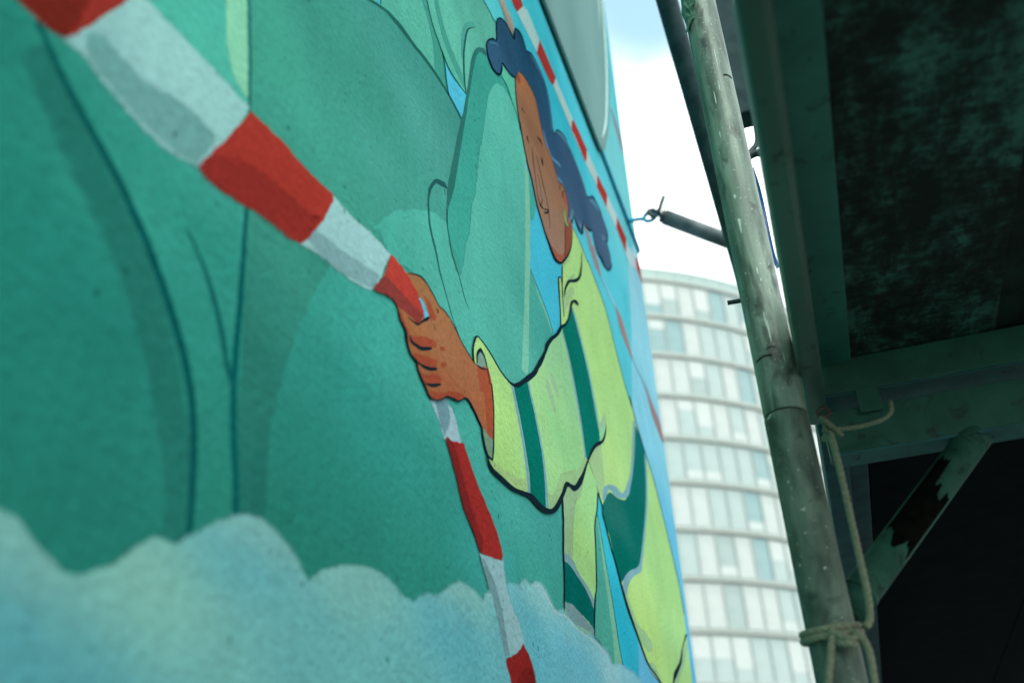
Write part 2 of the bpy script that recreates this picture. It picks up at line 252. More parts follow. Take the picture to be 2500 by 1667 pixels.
('l','painted_tent','soft_band',1,(35,115,101),1,[[(2913,20466),(3178,20321),(3515,20111),(3858,19905),(4219,19580),(4471,19205),(4666,18837),(4785,18530),(4833,18153)],[(2888,20421),(3114,20219),(3424,19982),(3748,19773),(4095,19467),(4365,19130),(4561,18779),(4684,18489),(4741,18126)]],[[(2994,20606),(3266,20462),(3614,20251),(3973,20042),(4353,19703),(4620,19310),(4822,18924),(4948,18596),(4993,18201)],[(2813,20289),(3032,20090),(3334,19855),(3645,19650),(3974,19356),(4230,19035),(4418,18699),(4536,18428),(4593,18082)]],0),
('l','painted_tent','ink_line',2,(8,84,80),1,[[(2887,20650),(2975,20600),(3185,20456),(3478,20306),(3790,20146),(4112,19918),(4409,19637),(4640,19356),(4793,19046),(4881,18625),(4921,18183)],[(2871,20619),(2955,20565),(3159,20414),(3448,20259),(3753,20096),(4065,19867),(4356,19590),(4582,19315),(4735,19016),(4827,18605),(4877,18170)]],[[(2895,20665),(2983,20615),(3193,20471),(3488,20320),(3801,20160),(4124,19932),(4423,19650),(4655,19367),(4809,19055),(4897,18632),(4937,18188)],[(2863,20604),(2947,20551),(3151,20399),(3439,20244),(3742,20082),(4053,19854),(4343,19578),(4567,19304),(4719,19007),(4811,18599),(4861,18166)]],0),
('l','painted_tent','ink_line',3,(6,92,88),1,[[(5071,20982),(5104,20629),(5149,20105),(5185,19541),(5257,19101),(5336,18811),(5412,18406)],[(5048,20965),(5070,20607),(5100,20078),(5128,19513),(5201,19075),(5285,18789),(5361,18389)]],[[(5092,20997),(5125,20642),(5169,20117),(5205,19551),(5276,19110),(5355,18819),(5431,18412)],[(5027,20950),(5050,20593),(5081,20067),(5109,19503),(5182,19066),(5266,18782),(5343,18383)]],0),
('l','painted_tent','ink_line',4,(18,98,92),1,[[(4416,20290),(4552,20202),(4696,20100),(4839,19954),(4964,19777),(5067,19587),(5169,19432)],[(4414,20288),(4543,20193),(4675,20079),(4807,19927),(4926,19748),(5028,19560),(5139,19412)]],[[(4429,20305),(4566,20218),(4712,20115),(4856,19968),(4982,19790),(5085,19599),(5187,19444)],[(4401,20272),(4528,20178),(4659,20064),(4790,19913),(4909,19736),(5011,19548),(5122,19400)]],0),
('f','painted_tape','painted_tape',15,(150,192,186),0,[(12853,32288),(13730,33293),(13845,33131),(14204,33411),(15143,33463),(16475,33571),(18025,33649),(19449,33827),(20644,33982),(21807,34178),(23143,34407),(24380,34465),(24456,34265),(26021,34902),(26669,34784),(27089,34549),(26769,34296),(25781,34258),(24589,33632),(23894,33567),(23893,33631),(22713,33676),(21445,33446),(20308,33324),(19076,33106),(17666,32979),(17634,33016),(16089,32972),(14787,32705),(13346,32398),(13220,32370)],0,[(14247,33008,150,196,188),(18334,34543,145,185,180),(20150,33687,155,188,178),(22013,33697,165,196,188),(23998,33485,170,205,205)]),
('f','painted_tape','red_band',16,(146,56,50),0,[(12887,32327),(13691,33249),(13873,33186),(13786,33041),(13362,32428),(13219,32364)],0,0),
('f','painted_tape','red_band',16,(146,56,50),0,[(15146,33482),(16481,33599),(16090,32975),(15620,32803),(14782,32680),(14901,32940)],0,0),
('f','painted_tape','red_band',16,(146,56,50),0,[(18066,33700),(19474,33904),(19283,33461),(19077,33111),(18174,33105),(17675,33011),(17843,33400)],0,0),
('f','painted_tape','red_band',16,(146,56,50),0,[(20619,33967),(21827,34227),(21466,33472),(20300,33301)],0,0),
('f','painted_tape','red_band',16,(146,56,50),0,[(23108,34381),(24405,34519),(23962,33672),(22713,33676)],0,0),
('f','painted_tape','red_band',16,(146,56,50),0,[(25921,34843),(26755,35086),(26866,34543),(26579,34208),(25800,34330)],0,0),
('f','painted_tape','faded_tape',17,(128,124,112),0,[(12043,31358),(12420,31791),(12606,31707),(12956,31745),(13033,31588),(12888,31167),(12651,31174),(12274,31254)],0,[(12307,31523,150,160,140),(12516,31235,125,126,112),(12751,31145,122,122,112)]),
('f','painted_tape','faded_tape',16,(138,138,142),0,[(17908,30374),(18502,30453),(19500,30073),(18926,29688),(18220,30167)],0,0),
('f','painted_tape','faded_tape',17,(142,128,128),0,[(18341,29951),(18943,30375),(19584,29843),(19271,29773)],0,0),
('f','painted_tape','faded_tape',18,(120,182,196),0,[(19249,29775),(19592,29865),(21054,30013),(21327,29895),(20832,29786)],0,0),
('f','painted_tape','faded_tape',19,(142,126,122),0,[(21029,30015),(21829,29983),(22427,29647),(22840,29248),(21915,29284),(21242,29490)],0,0),
('f','painted_tape','faded_tape',20,(112,166,180),0,[(22772,29282),(24467,29434),(24785,29150)],0,0),
('f','painted_tape','faded_tape',21,(140,122,122),0,[(24386,29430),(25318,29228),(26216,29169),(26495,28968),(26789,28559),(26130,28459),(24961,28683),(24549,29054)],0,0),
('l','painted_tape','faded_tape',16,(132,116,116),1,[[(24775,40311),(25683,40320),(26283,40061),(26461,39679)],[(24562,40100),(25191,39851),(25773,39594),(26225,39468)]],0,0),
('f','painted_tape','white_band',5,(136,192,186),0,[(3078,20699),(3228,20968),(3336,21190),(3477,21511),(3622,21648),(3787,21689),(4108,21734),(4515,21794),(4910,21836),(4874,21741),(4686,21330),(4446,20860),(4371,20826),(4110,20722),(3818,20696),(3508,20711),(3292,20749),(3125,20734)],[(3054,20699),(3207,20977),(3312,21194),(3458,21528),(3631,21696),(3808,21743),(4133,21790),(4544,21853),(4951,21899),(4921,21758),(4726,21338),(4477,20854),(4360,20782),(4092,20678),(3798,20653),(3488,20670),(3275,20708),(3112,20694)],[(3267,21034,130,188,182),(3619,21259,138,195,186),(4018,21310,140,198,188),(4704,21546,138,196,186),(3594,20854,130,185,178),(4270,20839,128,182,176)]),
('f','painted_tape','grey_shade',6,(100,160,152),1,[(3257,20925),(3361,20988),(3499,20981),(3767,21006),(4143,21155),(4396,21196),(4536,21186),(4444,20974),(4375,20869),(4185,20795),(3874,20755),(3576,20758),(3347,20793)],[(3210,20899),(3378,21056),(3529,21052),(3792,21079),(4171,21234),(4439,21280),(4610,21250),(4501,20978),(4376,20810),(4155,20723),(3842,20685),(3544,20691),(3309,20730)],0),
('f','painted_tape','red_band',7,(136,50,41),0,[(2168,20567),(2720,21617),(3513,21647),(3461,21490),(3253,21050),(3089,20732),(2884,20670)],[(2160,20558),(2720,21632),(3522,21668),(3472,21490),(3261,21047),(3091,20720),(2879,20655)],0),
('f','painted_tape','red_shade',8,(104,38,28),1,[(2306,20648),(2616,21106),(3181,21194),(3146,21062),(3110,20872),(3061,20737),(2959,20705)],[(2272,20589),(2619,21179),(3218,21284),(3205,21092),(3164,20885),(3077,20685),(2935,20628)],0),
('f','painted_tape','white_band',11,(142,196,190),0,[(6376,22070),(6656,22079),(7228,22202),(7605,22243),(7445,21940),(7216,21578),(6675,21397),(6261,21310),(5867,21180),(6188,21630)],[(6354,22091),(6699,22140),(7278,22267),(7682,22306),(7512,21965),(7224,21544),(6643,21346),(6231,21260),(5817,21142),(6140,21616)],0),
('f','painted_tape','grey_shade',12,(118,166,164),1,[(5996,21319),(6069,21444),(6615,21579),(7365,21824),(7222,21622),(6511,21359)],[(5941,21258),(6087,21500),(6656,21647),(7437,21902),(7213,21569),(6470,21295)],0),
('f','painted_tape','red_band',13,(154,56,45),0,[(4950,21846),(5112,21879),(5383,21935),(5830,21981),(6359,22073),(6343,21972),(6159,21612),(5868,21184),(5523,21106),(5022,20956),(4634,20831),(4451,20844),(4518,20990),(4707,21342)],[(4944,21848),(5118,21891),(5391,21948),(5839,21995),(6371,22088),(6357,21979),(6171,21615),(5870,21177),(5517,21095),(5018,20946),(4629,20821),(4443,20835),(4510,20989),(4699,21341)],0),
('f','painted_tape','red_shade',14,(136,48,41),1,[(4499,20886),(4584,21008),(4787,21176),(4931,21258),(5426,21410),(5945,21507),(6084,21629),(5864,21234),(5290,21078),(4656,20883)],[(4405,20801),(4539,21053),(4786,21265),(4976,21375),(5496,21542),(6025,21648),(6235,21708),(5871,21144),(5236,20962),(4606,20777)],0),
('f','painted_worker','painted_worker',22,(150,206,128),0,[(15693,27738),(16170,28231),(16484,28717),(16686,29313),(17234,29353),(18005,29245),(18022,29298),(18614,29172),(19343,29047),(19814,28774),(20222,28323),(20758,27870),(21234,27536),(21650,27323),(21554,27597),(21937,27152),(22826,26636),(23719,26214),(24729,25261),(25691,24180),(25932,23338),(25912,22611),(25816,21590),(25853,21306),(22052,20584),(21158,20654),(19888,20798),(19166,21147),(18485,21508),(18036,21870),(17460,22370),(16994,22872),(17111,22972),(16744,23220),(16200,23567),(15875,24058),(15568,25160),(15784,26196),(14932,25693),(15036,26267),(15042,26840),(15333,27045),(15474,27472)],0,[(17341,28688,152,206,128),(16123,26767,160,208,130),(17777,26846,150,206,125),(19351,26144,152,208,130),(21636,25613,150,205,130),(22566,23901,148,204,130),(23485,22209,150,205,132),(17972,24545,160,210,130),(19583,21659,165,214,125),(19784,22046,160,208,125)]),
('f','painted_worker','collar_shade',23,(146,188,134),1,[(15444,26651),(15928,27170),(16224,27396),(16128,27177),(15617,26636),(15226,26131),(15257,26144)],[(15313,26577),(15827,27131),(16357,27505),(16267,27253),(15743,26700),(15345,26189),(15125,26063)],0),
('f','painted_worker','collar_shade',23,(146,188,134),1,[(15524,27473),(16299,28246),(16094,27986),(15624,27540)],[(15466,27444),(16260,28236),(16157,28018),(15661,27548)],0),
('f','painted_worker','collar_shade',24,(130,178,138),1,[(15653,27162),(16475,27911),(16443,27833),(15934,27358)],[(15593,27132),(16438,27904),(16509,27867),(15969,27365)],0),
('f','painted_worker','jacket_shade',23,(146,190,134),0,[(16198,23560),(16764,24088),(17537,24527),(17439,23618),(17244,23325),(16798,23152)],0,0),
('f','painted_worker','jacket_shade',24,(140,184,134),1,[(17346,24738),(18210,25541),(18213,25209),(17655,24580),(17362,24449)],0,0),
('f','painted_worker','dark_band',25,(14,104,94),0,[(21796,26940),(22407,26868),(22889,26684),(22434,25656),(21830,24652),(21084,23734),(20433,23041),(20130,22807),(19406,22519),(18702,22186),(18100,21882),(17764,22134),(17368,22575),(16944,22866),(17426,23334),(17906,23620),(18765,23810),(19631,24183),(20497,25061),(21328,26101)],0,[(21994,26304,16,106,98),(18162,23302,30,108,96),(20668,23749,10,102,90),(18844,22438,6,98,86)]),
('l','painted_worker','pale_edge',26,(112,164,168),1,[[(21918,27079),(21248,25907),(20691,25173),(20233,24688),(19712,24218),(18622,23783),(18006,23692),(17775,23623),(17308,23221)],[(21562,26913),(20879,25751),(20351,25043),(19787,24534),(19262,24138),(19006,24055),(18349,23942),(17392,23540),(17074,23145)]],0,0),
('l','painted_worker','pale_edge',26,(112,164,168),1,[[(22966,26656),(22636,25698),(22023,24722),(21260,23792),(20628,23064),(20307,22761),(19500,22433),(18971,22150),(18586,21854),(18581,21652)],[(22724,26549),(22360,25586),(21767,24630),(20988,23704),(20308,22973),(19816,22693),(19079,22406),(18345,22015),(18143,21727),(18284,21560)]],0,0),
('f','painted_worker','leg_shade',27,(142,192,138),1,[(18433,21798),(18815,21645),(19355,21406),(20025,21430),(20682,21342),(20315,21090),(19632,21070),(19072,21287),(18416,21582)],0,0),
('f','painted_worker','leg_shade',23,(140,188,140),1,[(19822,20783),(20560,20921),(21003,20821),(21292,20659),(20415,20674)],0,0),
('f','painted_worker','leg_shade',23,(138,184,142),1,[(25684,22618),(25867,22508),(24532,21675),(23737,21257),(22941,20831),(22746,20973),(24203,21718)],0,0),
('l','painted_worker','ink_line',24,(20,40,48),1,[[(26064,22858),(25066,22317),(24429,21788),(23569,21345),(22878,20997),(22512,20720)],[(25735,22792),(24870,22277),(24031,21716),(23050,21264),(22683,20964),(22320,20688)]],0,0),
('l','painted_worker','ink_line',28,(20,40,48),1,[[(17027,22885),(17505,22388),(17809,22156),(18099,21881),(18573,21526),(19240,21169),(19955,20822),(20648,20754),(21306,20682),(22138,20609)],[(16962,22858),(17416,22353),(17696,22115),(17961,21833),(18385,21463),(19092,21124),(19828,20784),(20495,20706),(21146,20634),(21967,20559)]],0,0),
('l','painted_worker','ink_line',28,(20,40,48),1,[[(16231,23582),(16776,23235),(17144,22987)],[(16169,23552),(16712,23205),(17078,22957)]],0,0),
('l','painted_worker','ink_line',28,(20,40,48),1,[[(16708,29332),(17258,29372),(18030,29265),(18048,29318),(18641,29192),(19372,29067),(19844,28794),(20253,28342),(20798,27894),(21275,27559),(21687,27347),(21599,27622),(21994,27182),(22886,26665),(23769,26237),(24783,25282),(25747,24198),(25977,23351)],[(16664,29294),(17210,29333),(17979,29225),(17997,29278),(18587,29152),(19314,29027),(19783,28754),(20191,28304),(20717,27846),(21192,27513),(21612,27300),(21510,27572),(21880,27123),(22766,26607),(23668,26191),(24676,25240),(25635,24161),(25886,23324)]],0,0),
('f','painted_worker','left_leg',29,(150,210,128),0,[(14119,22112),(14435,22417),(15032,22574),(15547,22989),(16168,23568),(16738,23203),(16498,22687),(16222,22360),(16156,21870),(15919,21138),(15714,20876),(15468,20232),(14744,20110),(14056,20108),(13730,20182),(13950,21165)],0,[(14673,21670,156,214,128),(15361,22269,146,206,132),(16130,22939,143,204,134),(15575,21275,150,208,130)]),
('f','painted_worker','jacket_shade',30,(138,182,134),1,[(14150,22098),(14433,22411),(15029,22565),(15540,22966),(16064,23479),(15618,22890),(15305,22517),(14966,22280),(14634,21669),(14434,21177),(13944,21090)],0,0),
('f','painted_worker','dark_band',31,(6,100,90),0,[(13898,20962),(14097,21006),(14511,20997),(15213,20894),(15628,20742),(15521,20341),(15344,20364),(14829,20383),(14329,20361),(13759,20292)],0,0),
('f','painted_worker','grey_edge',32,(116,158,158),0,[(13944,21090),(14207,21162),(14497,21149),(14808,21030),(15319,20984),(15688,20869),(15623,20681),(15206,20872),(14519,20977),(14107,20990),(13896,20954)],0,0),
('f','painted_worker','grey_edge',33,(112,152,152),0,[(13761,20300),(14130,20380),(14474,20386),(14970,20367),(15508,20348),(15488,20224),(14991,20203),(14400,20134),(14057,20112),(13813,20177)],0,0),
('f','painted_worker','teal_leg',34,(72,163,143),0,[(16298,22432),(16556,22617),(16857,21786),(17128,21096),(17291,20498),(17454,20190),(16505,20005),(16157,20193),(15493,20238),(15745,20804),(15997,21286)],0,0),
('f','painted_worker','teal_leg_light',35,(108,182,152),0,[(16486,22568),(16597,22632),(16908,21802),(17180,21110),(17342,20510),(17457,20197),(16819,20093),(16809,20757),(16659,21505)],0,0),
('l','painted_worker','ink_line',36,(20,40,48),1,[[(16555,22664),(16887,21819),(17164,21128),(17327,20528),(17478,20202)],[(16514,22647),(16846,21804),(17112,21112),(17275,20514),(17436,20192)]],0,0),
('l','painted_worker','ink_line',36,(20,40,48),1,[[(16784,23176),(16560,22737),(16283,22381),(16168,21874),(15975,21180),(15787,20936),(15626,20632),(15518,20245)],[(16680,23136),(16460,22702),(16186,22347),(16074,21842),(15884,21154),(15708,20916),(15548,20612),(15451,20228)]],0,0),
('l','painted_worker','ink_line',34,(20,40,48),1,[[(14138,22120),(14094,21677),(13954,21146),(13905,20781),(13827,20418),(13794,20377),(13748,20186)],[(14043,22081),(14001,21643),(13872,21119),(13834,20759),(13758,20399),(13738,20361),(13713,20177)]],0,0),
('f','painted_cloud','painted_cloud',37,(102,176,169),0,[(3380,17885),(3436,17864),(3517,17856),(3632,17807),(3749,17763),(3874,17714),(3986,17713),(4129,17780),(4253,17861),(4347,17941),(4437,18029),(4567,18108),(4652,18127),(4761,18143),(4913,18255),(5099,18376),(5273,18488),(5453,18573),(5651,18609),(5818,18589),(6003,18542),(6168,18468),(6327,18374),(6505,18490),(6796,18626),(7151,18750),(7455,18800),(7747,18797),(7981,18747),(8295,18756),(8475,18865),(8642,18934),(8891,18985),(9260,19196),(9507,19304),(9774,19320),(10180,19297),(10352,19431),(11038,19716),(11228,19800),(11563,19870),(11775,19991),(11785,20014),(12022,19987),(12316,20134),(12443,20156),(12676,20121),(12936,20011),(13206,19984),(13546,20103),(13629,20071),(13889,20038),(14241,20043),(14614,20059),(15193,20127),(15470,20087),(15876,20125),(16057,20085),(16391,19957),(17002,20088),(17494,20131),(18046,20171),(18597,20138),(18933,20066),(19233,19648),(3601,16914)],[(3339,17873),(3446,17901),(3539,17892),(3659,17841),(3777,17797),(3898,17750),(3979,17749),(4103,17809),(4218,17886),(4305,17961),(4399,18053),(4546,18145),(4658,18173),(4736,18179),(4872,18283),(5059,18406),(5240,18525),(5450,18625),(5688,18669),(5881,18649),(6080,18600),(6256,18522),(6370,18437),(6448,18524),(6766,18676),(7159,18815),(7516,18876),(7848,18875),(8087,18826),(8311,18828),(8383,18899),(8635,19003),(8825,19035),(9158,19232),(9536,19391),(9923,19426),(10268,19399),(10213,19459),(10941,19770),(11233,19893),(11533,19953),(11594,20012),(11961,20150),(12125,20111),(12245,20208),(12691,20307),(13011,20267),(13287,20155),(13359,20122),(13696,20244),(13986,20228),(14231,20199),(14558,20207),(14896,20224),(15549,20303),(15867,20264),(16297,20307),(16583,20258),(16831,20139),(17204,20252),(17888,20324),(18569,20376),(19242,20343),(19687,20237),(19205,19513),(3597,16885)],[(3519,17800,108,172,161),(3716,17502,92,164,159),(3877,17234,76,156,157),(3953,17671,106,176,166),(4254,17606,108,179,166),(4474,17823,118,184,166),(4464,17443,114,176,161),(4667,18123,114,180,169),(5298,18474,118,182,173),(5696,18555,114,180,173),(5182,18108,94,172,173),(5642,18249,92,174,176),(6075,18291,108,180,171),(5615,17833,100,174,169),(4996,17563,102,176,171),(6450,18186,94,174,171),(7076,18686,118,186,175),(7396,18505,114,184,173),(7812,18336,94,174,173),(9266,19182,126,190,183),(9145,18818,96,176,179),(8251,18227,102,180,175),(10271,19472,128,192,187),(12006,19919,132,196,191),(11109,19322,101,182,187),(12679,19670,126,192,191),(12386,19129,106,184,193),(15141,19978,126,194,196),(14020,19372,116,190,199),(18114,20164,124,192,201),(6153,17769,94,172,171),(7071,17969,96,176,169),(11187,18775,108,186,191),(3549,17746,116,178,165),(3592,17760,116,178,165),(3559,17713,116,178,165),(3602,17727,116,178,165),(3645,17741,116,178,165),(3569,17680,116,178,165),(3612,17694,116,178,165),(3655,17707,116,178,165),(3700,17722,116,178,165),(3578,17649,116,178,165),(3622,17663,116,178,165),(3664,17676,116,178,165),(3710,17690,116,178,165),(3756,17705,116,178,165),(3632,17630,116,178,165),(3674,17643,116,178,165),(3719,17657,116,178,165),(3766,17671,116,178,165),(3684,17610,116,178,165),(3729,17623,116,178,165),(3776,17637,116,178,165),(3820,17650,116,178,165),(3739,17592,116,178,165),(3785,17605,116,178,165),(3830,17618,116,178,165),(4499,18002,122,186,167),(4587,18031,122,186,167),(4678,18060,122,186,167),(4767,18089,122,186,167),(4345,17895,122,186,167),(4428,17920,122,186,167),(4513,17947,122,186,167),(4601,17974,122,186,167),(4691,18003,122,186,167),(4781,18031,122,186,167),(4358,17844,122,186,167),(4441,17869,122,186,167),(4526,17894,122,186,167),(4613,17921,122,186,167),(4704,17948,122,186,167),(4372,17791,122,186,167),(4454,17815,122,186,167),(4539,17840,122,186,167),(4627,17865,122,186,167),(4385,17738,122,186,167),(4467,17761,122,186,167),(4552,17785,122,186,167),(4398,17686,122,186,167),(4481,17708,122,186,167),(4412,17634,122,186,167),(4424,17585,122,186,167),(4437,17533,122,186,167),(4934,18127,90,170,173),(5133,18191,90,170,173),(5344,18258,90,170,173),(5571,18331,90,170,173),(5808,18407,90,170,173),(5157,18072,90,170,173),(5594,18203,90,170,173),(5830,18274,90,170,173),(6089,18352,90,170,173),(5425,18513,126,188,177),(5591,18572,126,188,177),(5607,18481,126,188,177),(5780,18540,126,188,177),(5973,18502,126,188,177),(6536,18470,124,190,177),(6776,18542,124,190,177),(7031,18618,124,190,177),(7304,18699,124,190,177),(7603,18656,124,190,177),(3580,17521,80,158,161),(3592,17484,80,158,161),(3642,17498,80,158,161),(3694,17512,80,158,161),(3603,17447,80,158,161),(3654,17460,80,158,161),(3705,17474,80,158,161),(3758,17488,80,158,161),(3615,17408,80,158,161),(3666,17421,80,158,161),(3717,17435,80,158,161),(3770,17448,80,158,161),(3626,17372,80,158,161),(3677,17384,80,158,161),(3729,17397,80,158,161),(3781,17411,80,158,161),(3838,17425,80,158,161),(3637,17335,80,158,161),(3688,17347,80,158,161),(3740,17360,80,158,161),(3793,17373,80,158,161),(3849,17387,80,158,161),(3904,17400,80,158,161),(3649,17299,80,158,161),(3699,17311,80,158,161),(3751,17323,80,158,161),(3804,17335,80,158,161),(3860,17348,80,158,161),(3915,17361,80,158,161),(3660,17261,80,158,161),(3711,17272,80,158,161),(3762,17284,80,158,161),(3815,17296,80,158,161),(3872,17309,80,158,161),(3927,17321,80,158,161),(3671,17225,80,158,161),(3722,17236,80,158,161),(3773,17247,80,158,161),(3826,17259,80,158,161),(3883,17271,80,158,161),(3938,17283,80,158,161),(3682,17189,80,158,161),(3733,17200,80,158,161),(3784,17211,80,158,161),(3837,17222,80,158,161),(3894,17234,80,158,161),(3949,17245,80,158,161),(3693,17154,80,158,161),(3744,17164,80,158,161),(3795,17174,80,158,161),(3848,17185,80,158,161),(3905,17196,80,158,161),(3960,17208,80,158,161),(9314,19234,124,190,181),(9502,19289,124,190,181),(9698,19346,124,190,181),(9130,19113,124,190,181),(9312,19165,124,190,181),(9500,19219,124,190,181),(9694,19275,124,190,181),(9896,19332,124,190,181),(9129,19047,124,190,181),(9309,19097,124,190,181),(9497,19149,124,190,181),(9691,19203,124,190,181),(9892,19260,124,190,181),(9158,18882,92,176,181),(9338,18929,92,176,181),(9524,18978,92,176,181),(9156,18817,92,176,181),(9336,18862,92,176,181),(9521,18910,92,176,181),(9155,18752,92,176,181),(9333,18796,92,176,181),(9519,18843,92,176,181),(9710,18890,92,176,181),(9153,18687,92,176,181),(9331,18731,92,176,181),(9516,18775,92,176,181),(9706,18822,92,176,181),(9329,18665,92,176,181),(9513,18709,92,176,181),(9703,18754,92,176,181),(9327,18600,92,176,181),(9510,18643,92,176,181),(12408,20071,138,200,195),(12377,19910,138,200,195),(12899,19897,138,200,195),(13476,19883,138,200,195),(14072,19868,138,200,195),(14711,19853,138,200,195),(12053,19595,94,180,189),(12038,19508,94,180,189),(12332,19583,94,180,189),(12023,19422,94,180,189),(12315,19494,94,180,189),(12621,19570,94,180,189),(12008,19337,94,180,189),(12299,19407,94,180,189),(12602,19480,94,180,189),(11993,19253,94,180,189),(12282,19320,94,180,189),(12584,19391,94,180,189),(11978,19169,94,180,189),(12266,19235,94,180,189),(12566,19303,94,180,189),(12249,19150,94,180,189),(12548,19216,94,180,189),(12233,19066,94,180,189),(12530,19130,94,180,189),(13248,19702,102,186,199),(13573,19691,102,186,199),(13548,19595,102,186,199),(13910,19679,102,186,199),(14290,19767,102,186,199),(13524,19499,102,186,199),(13883,19581,102,186,199),(14260,19666,102,186,199),(14657,19756,102,186,199),(13857,19484,102,186,199),(14231,19567,102,186,199),(14625,19653,102,186,199),(14202,19468,102,186,199),(14593,19552,102,186,199),(15004,19640,102,186,199),(16392,19971,142,202,205),(16346,19856,142,202,205),(16301,19743,142,202,205)]),
('l','painted_cloud','cloud_rim',38,(146,198,196),1,[[(12103,20063),(12558,20176),(12881,20088),(13276,20009),(13731,20095),(14386,20068),(15425,20137),(16132,20110)],[(12100,20059),(12550,20172),(12870,20083),(13266,20004),(13722,20090),(14375,20063),(15412,20132),(16117,20104)]],[[(12128,20107),(12657,20236),(13007,20143),(13379,20064),(13831,20152),(14502,20127),(15557,20201),(16285,20172)],[(12075,20016),(12453,20114),(12747,20029),(13165,19951),(13624,20034),(14261,20005),(15282,20070),(15968,20043)]],0),
('l','painted_cloud','cloud_rim',39,(150,200,206),1,[[(16208,20087),(16484,19932),(16574,19734),(16552,19577)],[(16190,20082),(16465,19927),(16555,19730),(16533,19573)]],[[(16251,20100),(16538,19947),(16629,19746),(16602,19587)],[(16147,20069),(16411,19913),(16500,19717),(16483,19563)]],0),
('f','painted_tape','white_band',3,(150,192,196),0,[(8735,21115),(9150,21311),(9361,21288),(9496,21143),(9633,20994),(9394,20907),(9150,20843),(9014,20983)],[(8669,21090),(9181,21355),(9433,21336),(9573,21187),(9710,21020),(9372,20868),(9088,20799),(8947,20941)],0),
('f','painted_tape','grey_shade',4,(106,152,158),1,[(8907,21189),(9184,21322),(9253,21184),(9189,20971),(9149,20883),(9025,21023)],[(8841,21167),(9239,21371),(9329,21222),(9262,20997),(9090,20839),(8955,20983)],0),
('f','painted_tape','white_band',39,(138,188,188),0,[(10184,19870),(10555,19919),(10937,20018),(10973,19846),(11095,19613),(11437,19410),(11629,19190),(11533,19155),(11316,19042),(11096,18958),(10959,19019),(10815,19261),(10583,19480),(10355,19696)],[(10086,19855),(10594,19969),(11042,20076),(11099,19890),(11219,19659),(11565,19456),(11764,19227),(11621,19147),(11382,19026),(11037,18912),(10843,18981),(10700,19222),(10472,19438),(10247,19652)],0),
('l','painted_tape','grey_shade',40,(106,152,154),1,[[(10257,19831),(10527,19692),(10735,19524),(10849,19340),(10949,19154),(11049,18934)],[(10249,19828),(10402,19641),(10580,19467),(10699,19291),(10815,19113),(10949,18905)]],[[(10300,19850),(10583,19715),(10793,19545),(10909,19360),(11009,19173),(11109,18951)],[(10207,19809),(10348,19619),(10524,19447),(10642,19272),(10757,19095),(10890,18889)]],0),
('f','painted_tape','red_band',41,(148,48,43),0,[(9132,20830),(9337,20889),(9696,21018),(9918,20837),(10199,20646),(10552,20476),(10807,20300),(10955,20137),(10942,20024),(10555,19937),(10156,19871),(9957,20043),(9636,20246),(9452,20496),(9285,20679)],0,0),
('f','painted_tape','red_shade',42,(118,40,38),1,[(9170,20843),(9306,20862),(9424,20773),(9559,20646),(9770,20402),(10037,20157),(10236,20029),(10212,19897),(9983,20055),(9661,20258),(9477,20508),(9309,20692)],[(9121,20823),(9348,20893),(9473,20800),(9609,20673),(9822,20427),(10090,20182),(10292,20052),(10172,19871),(9932,20030),(9611,20234),(9428,20483),(9261,20666)],0),
('f','painted_tape','red_band',41,(132,40,37),0,[(11632,19196),(11837,19116),(11978,19012),(12061,18836),(12110,18694),(11187,18518),(11038,18717),(10932,18830),(10982,18893),(11260,18986),(11500,19112)],0,0),
('f','painted_tape','red_shade',42,(112,34,32),1,[(11287,18560),(11413,18705),(11577,18839),(11804,18920),(11919,18918),(11986,18781),(12060,18711)],[(11178,18494),(11234,18683),(11436,18846),(11814,18980),(12116,18983),(12197,18831),(12139,18673)],0),
('f','painted_worker','hair',29,(44,80,106),0,[(12061,30793),(12359,31050),(12647,31143),(12881,31199),(12968,31205),(13018,31438),(13133,31675),(13388,31863),(13577,31901),(13823,31885),(13886,31814),(14242,32100),(14667,32253),(15089,32306),(15411,32164),(15565,31885),(15603,31473),(15599,31141),(15764,31172),(16028,31523),(16531,31885),(16876,32018),(17115,32019),(17621,32071),(18008,31954),(18416,31873),(18834,31791),(19471,32318),(20012,32491),(20527,32541),(20899,32441),(21019,32216),(20896,31850),(21113,31666),(21160,31394),(20975,31064),(21145,31356),(21071,31175),(20627,30765),(20155,30568),(19798,30575),(19504,30416),(19163,30425),(19179,30406),(19001,30673),(18971,30850),(18618,30593),(18213,30408),(17908,30374),(17820,30066),(17641,29775),(17424,29724),(17170,29799),(17029,29851),(16685,29363),(16384,29291),(16039,29358),(15869,29528),(15486,29678),(15113,29825),(14668,29900),(14544,30247),(14786,30159),(14545,30252),(14277,30522),(13973,30572),(13482,30534),(13178,30463),(13026,30212),(12766,29955),(12471,29784),(12074,29623),(12038,29445),(11886,29127),(11559,28920),(11322,28928),(11217,29068),(11219,29252),(11374,29497),(11593,29745),(11783,29894),(11831,30115),(11852,30407),(11937,30625)],0,[(12329,30692,36,76,98),(13752,31733,30,70,92),(11500,29287,46,88,114),(14226,31260,32,74,98),(15164,31561,36,80,104),(15479,30889,42,80,106),(16732,31369,52,84,108),(17193,30530,54,86,110),(19493,31794,60,90,112),(20656,31451,66,94,116),(16938,29635,66,98,122)]),
('l','painted_worker','hair_shine',30,(84,134,156),1,[[(14258,32092),(14826,32248),(15321,32280),(15542,31979),(15612,31483),(15568,31114)],[(14214,32039),(14763,32175),(15252,32205),(15470,31907),(15540,31415),(15524,31073)]],0,0),
('l','painted_worker','hair_shine',30,(60,112,134),1,[[(11435,29502),(11766,29810),(11888,29864)],[(11404,29424),(11724,29731),(11871,29840)]],0,0),
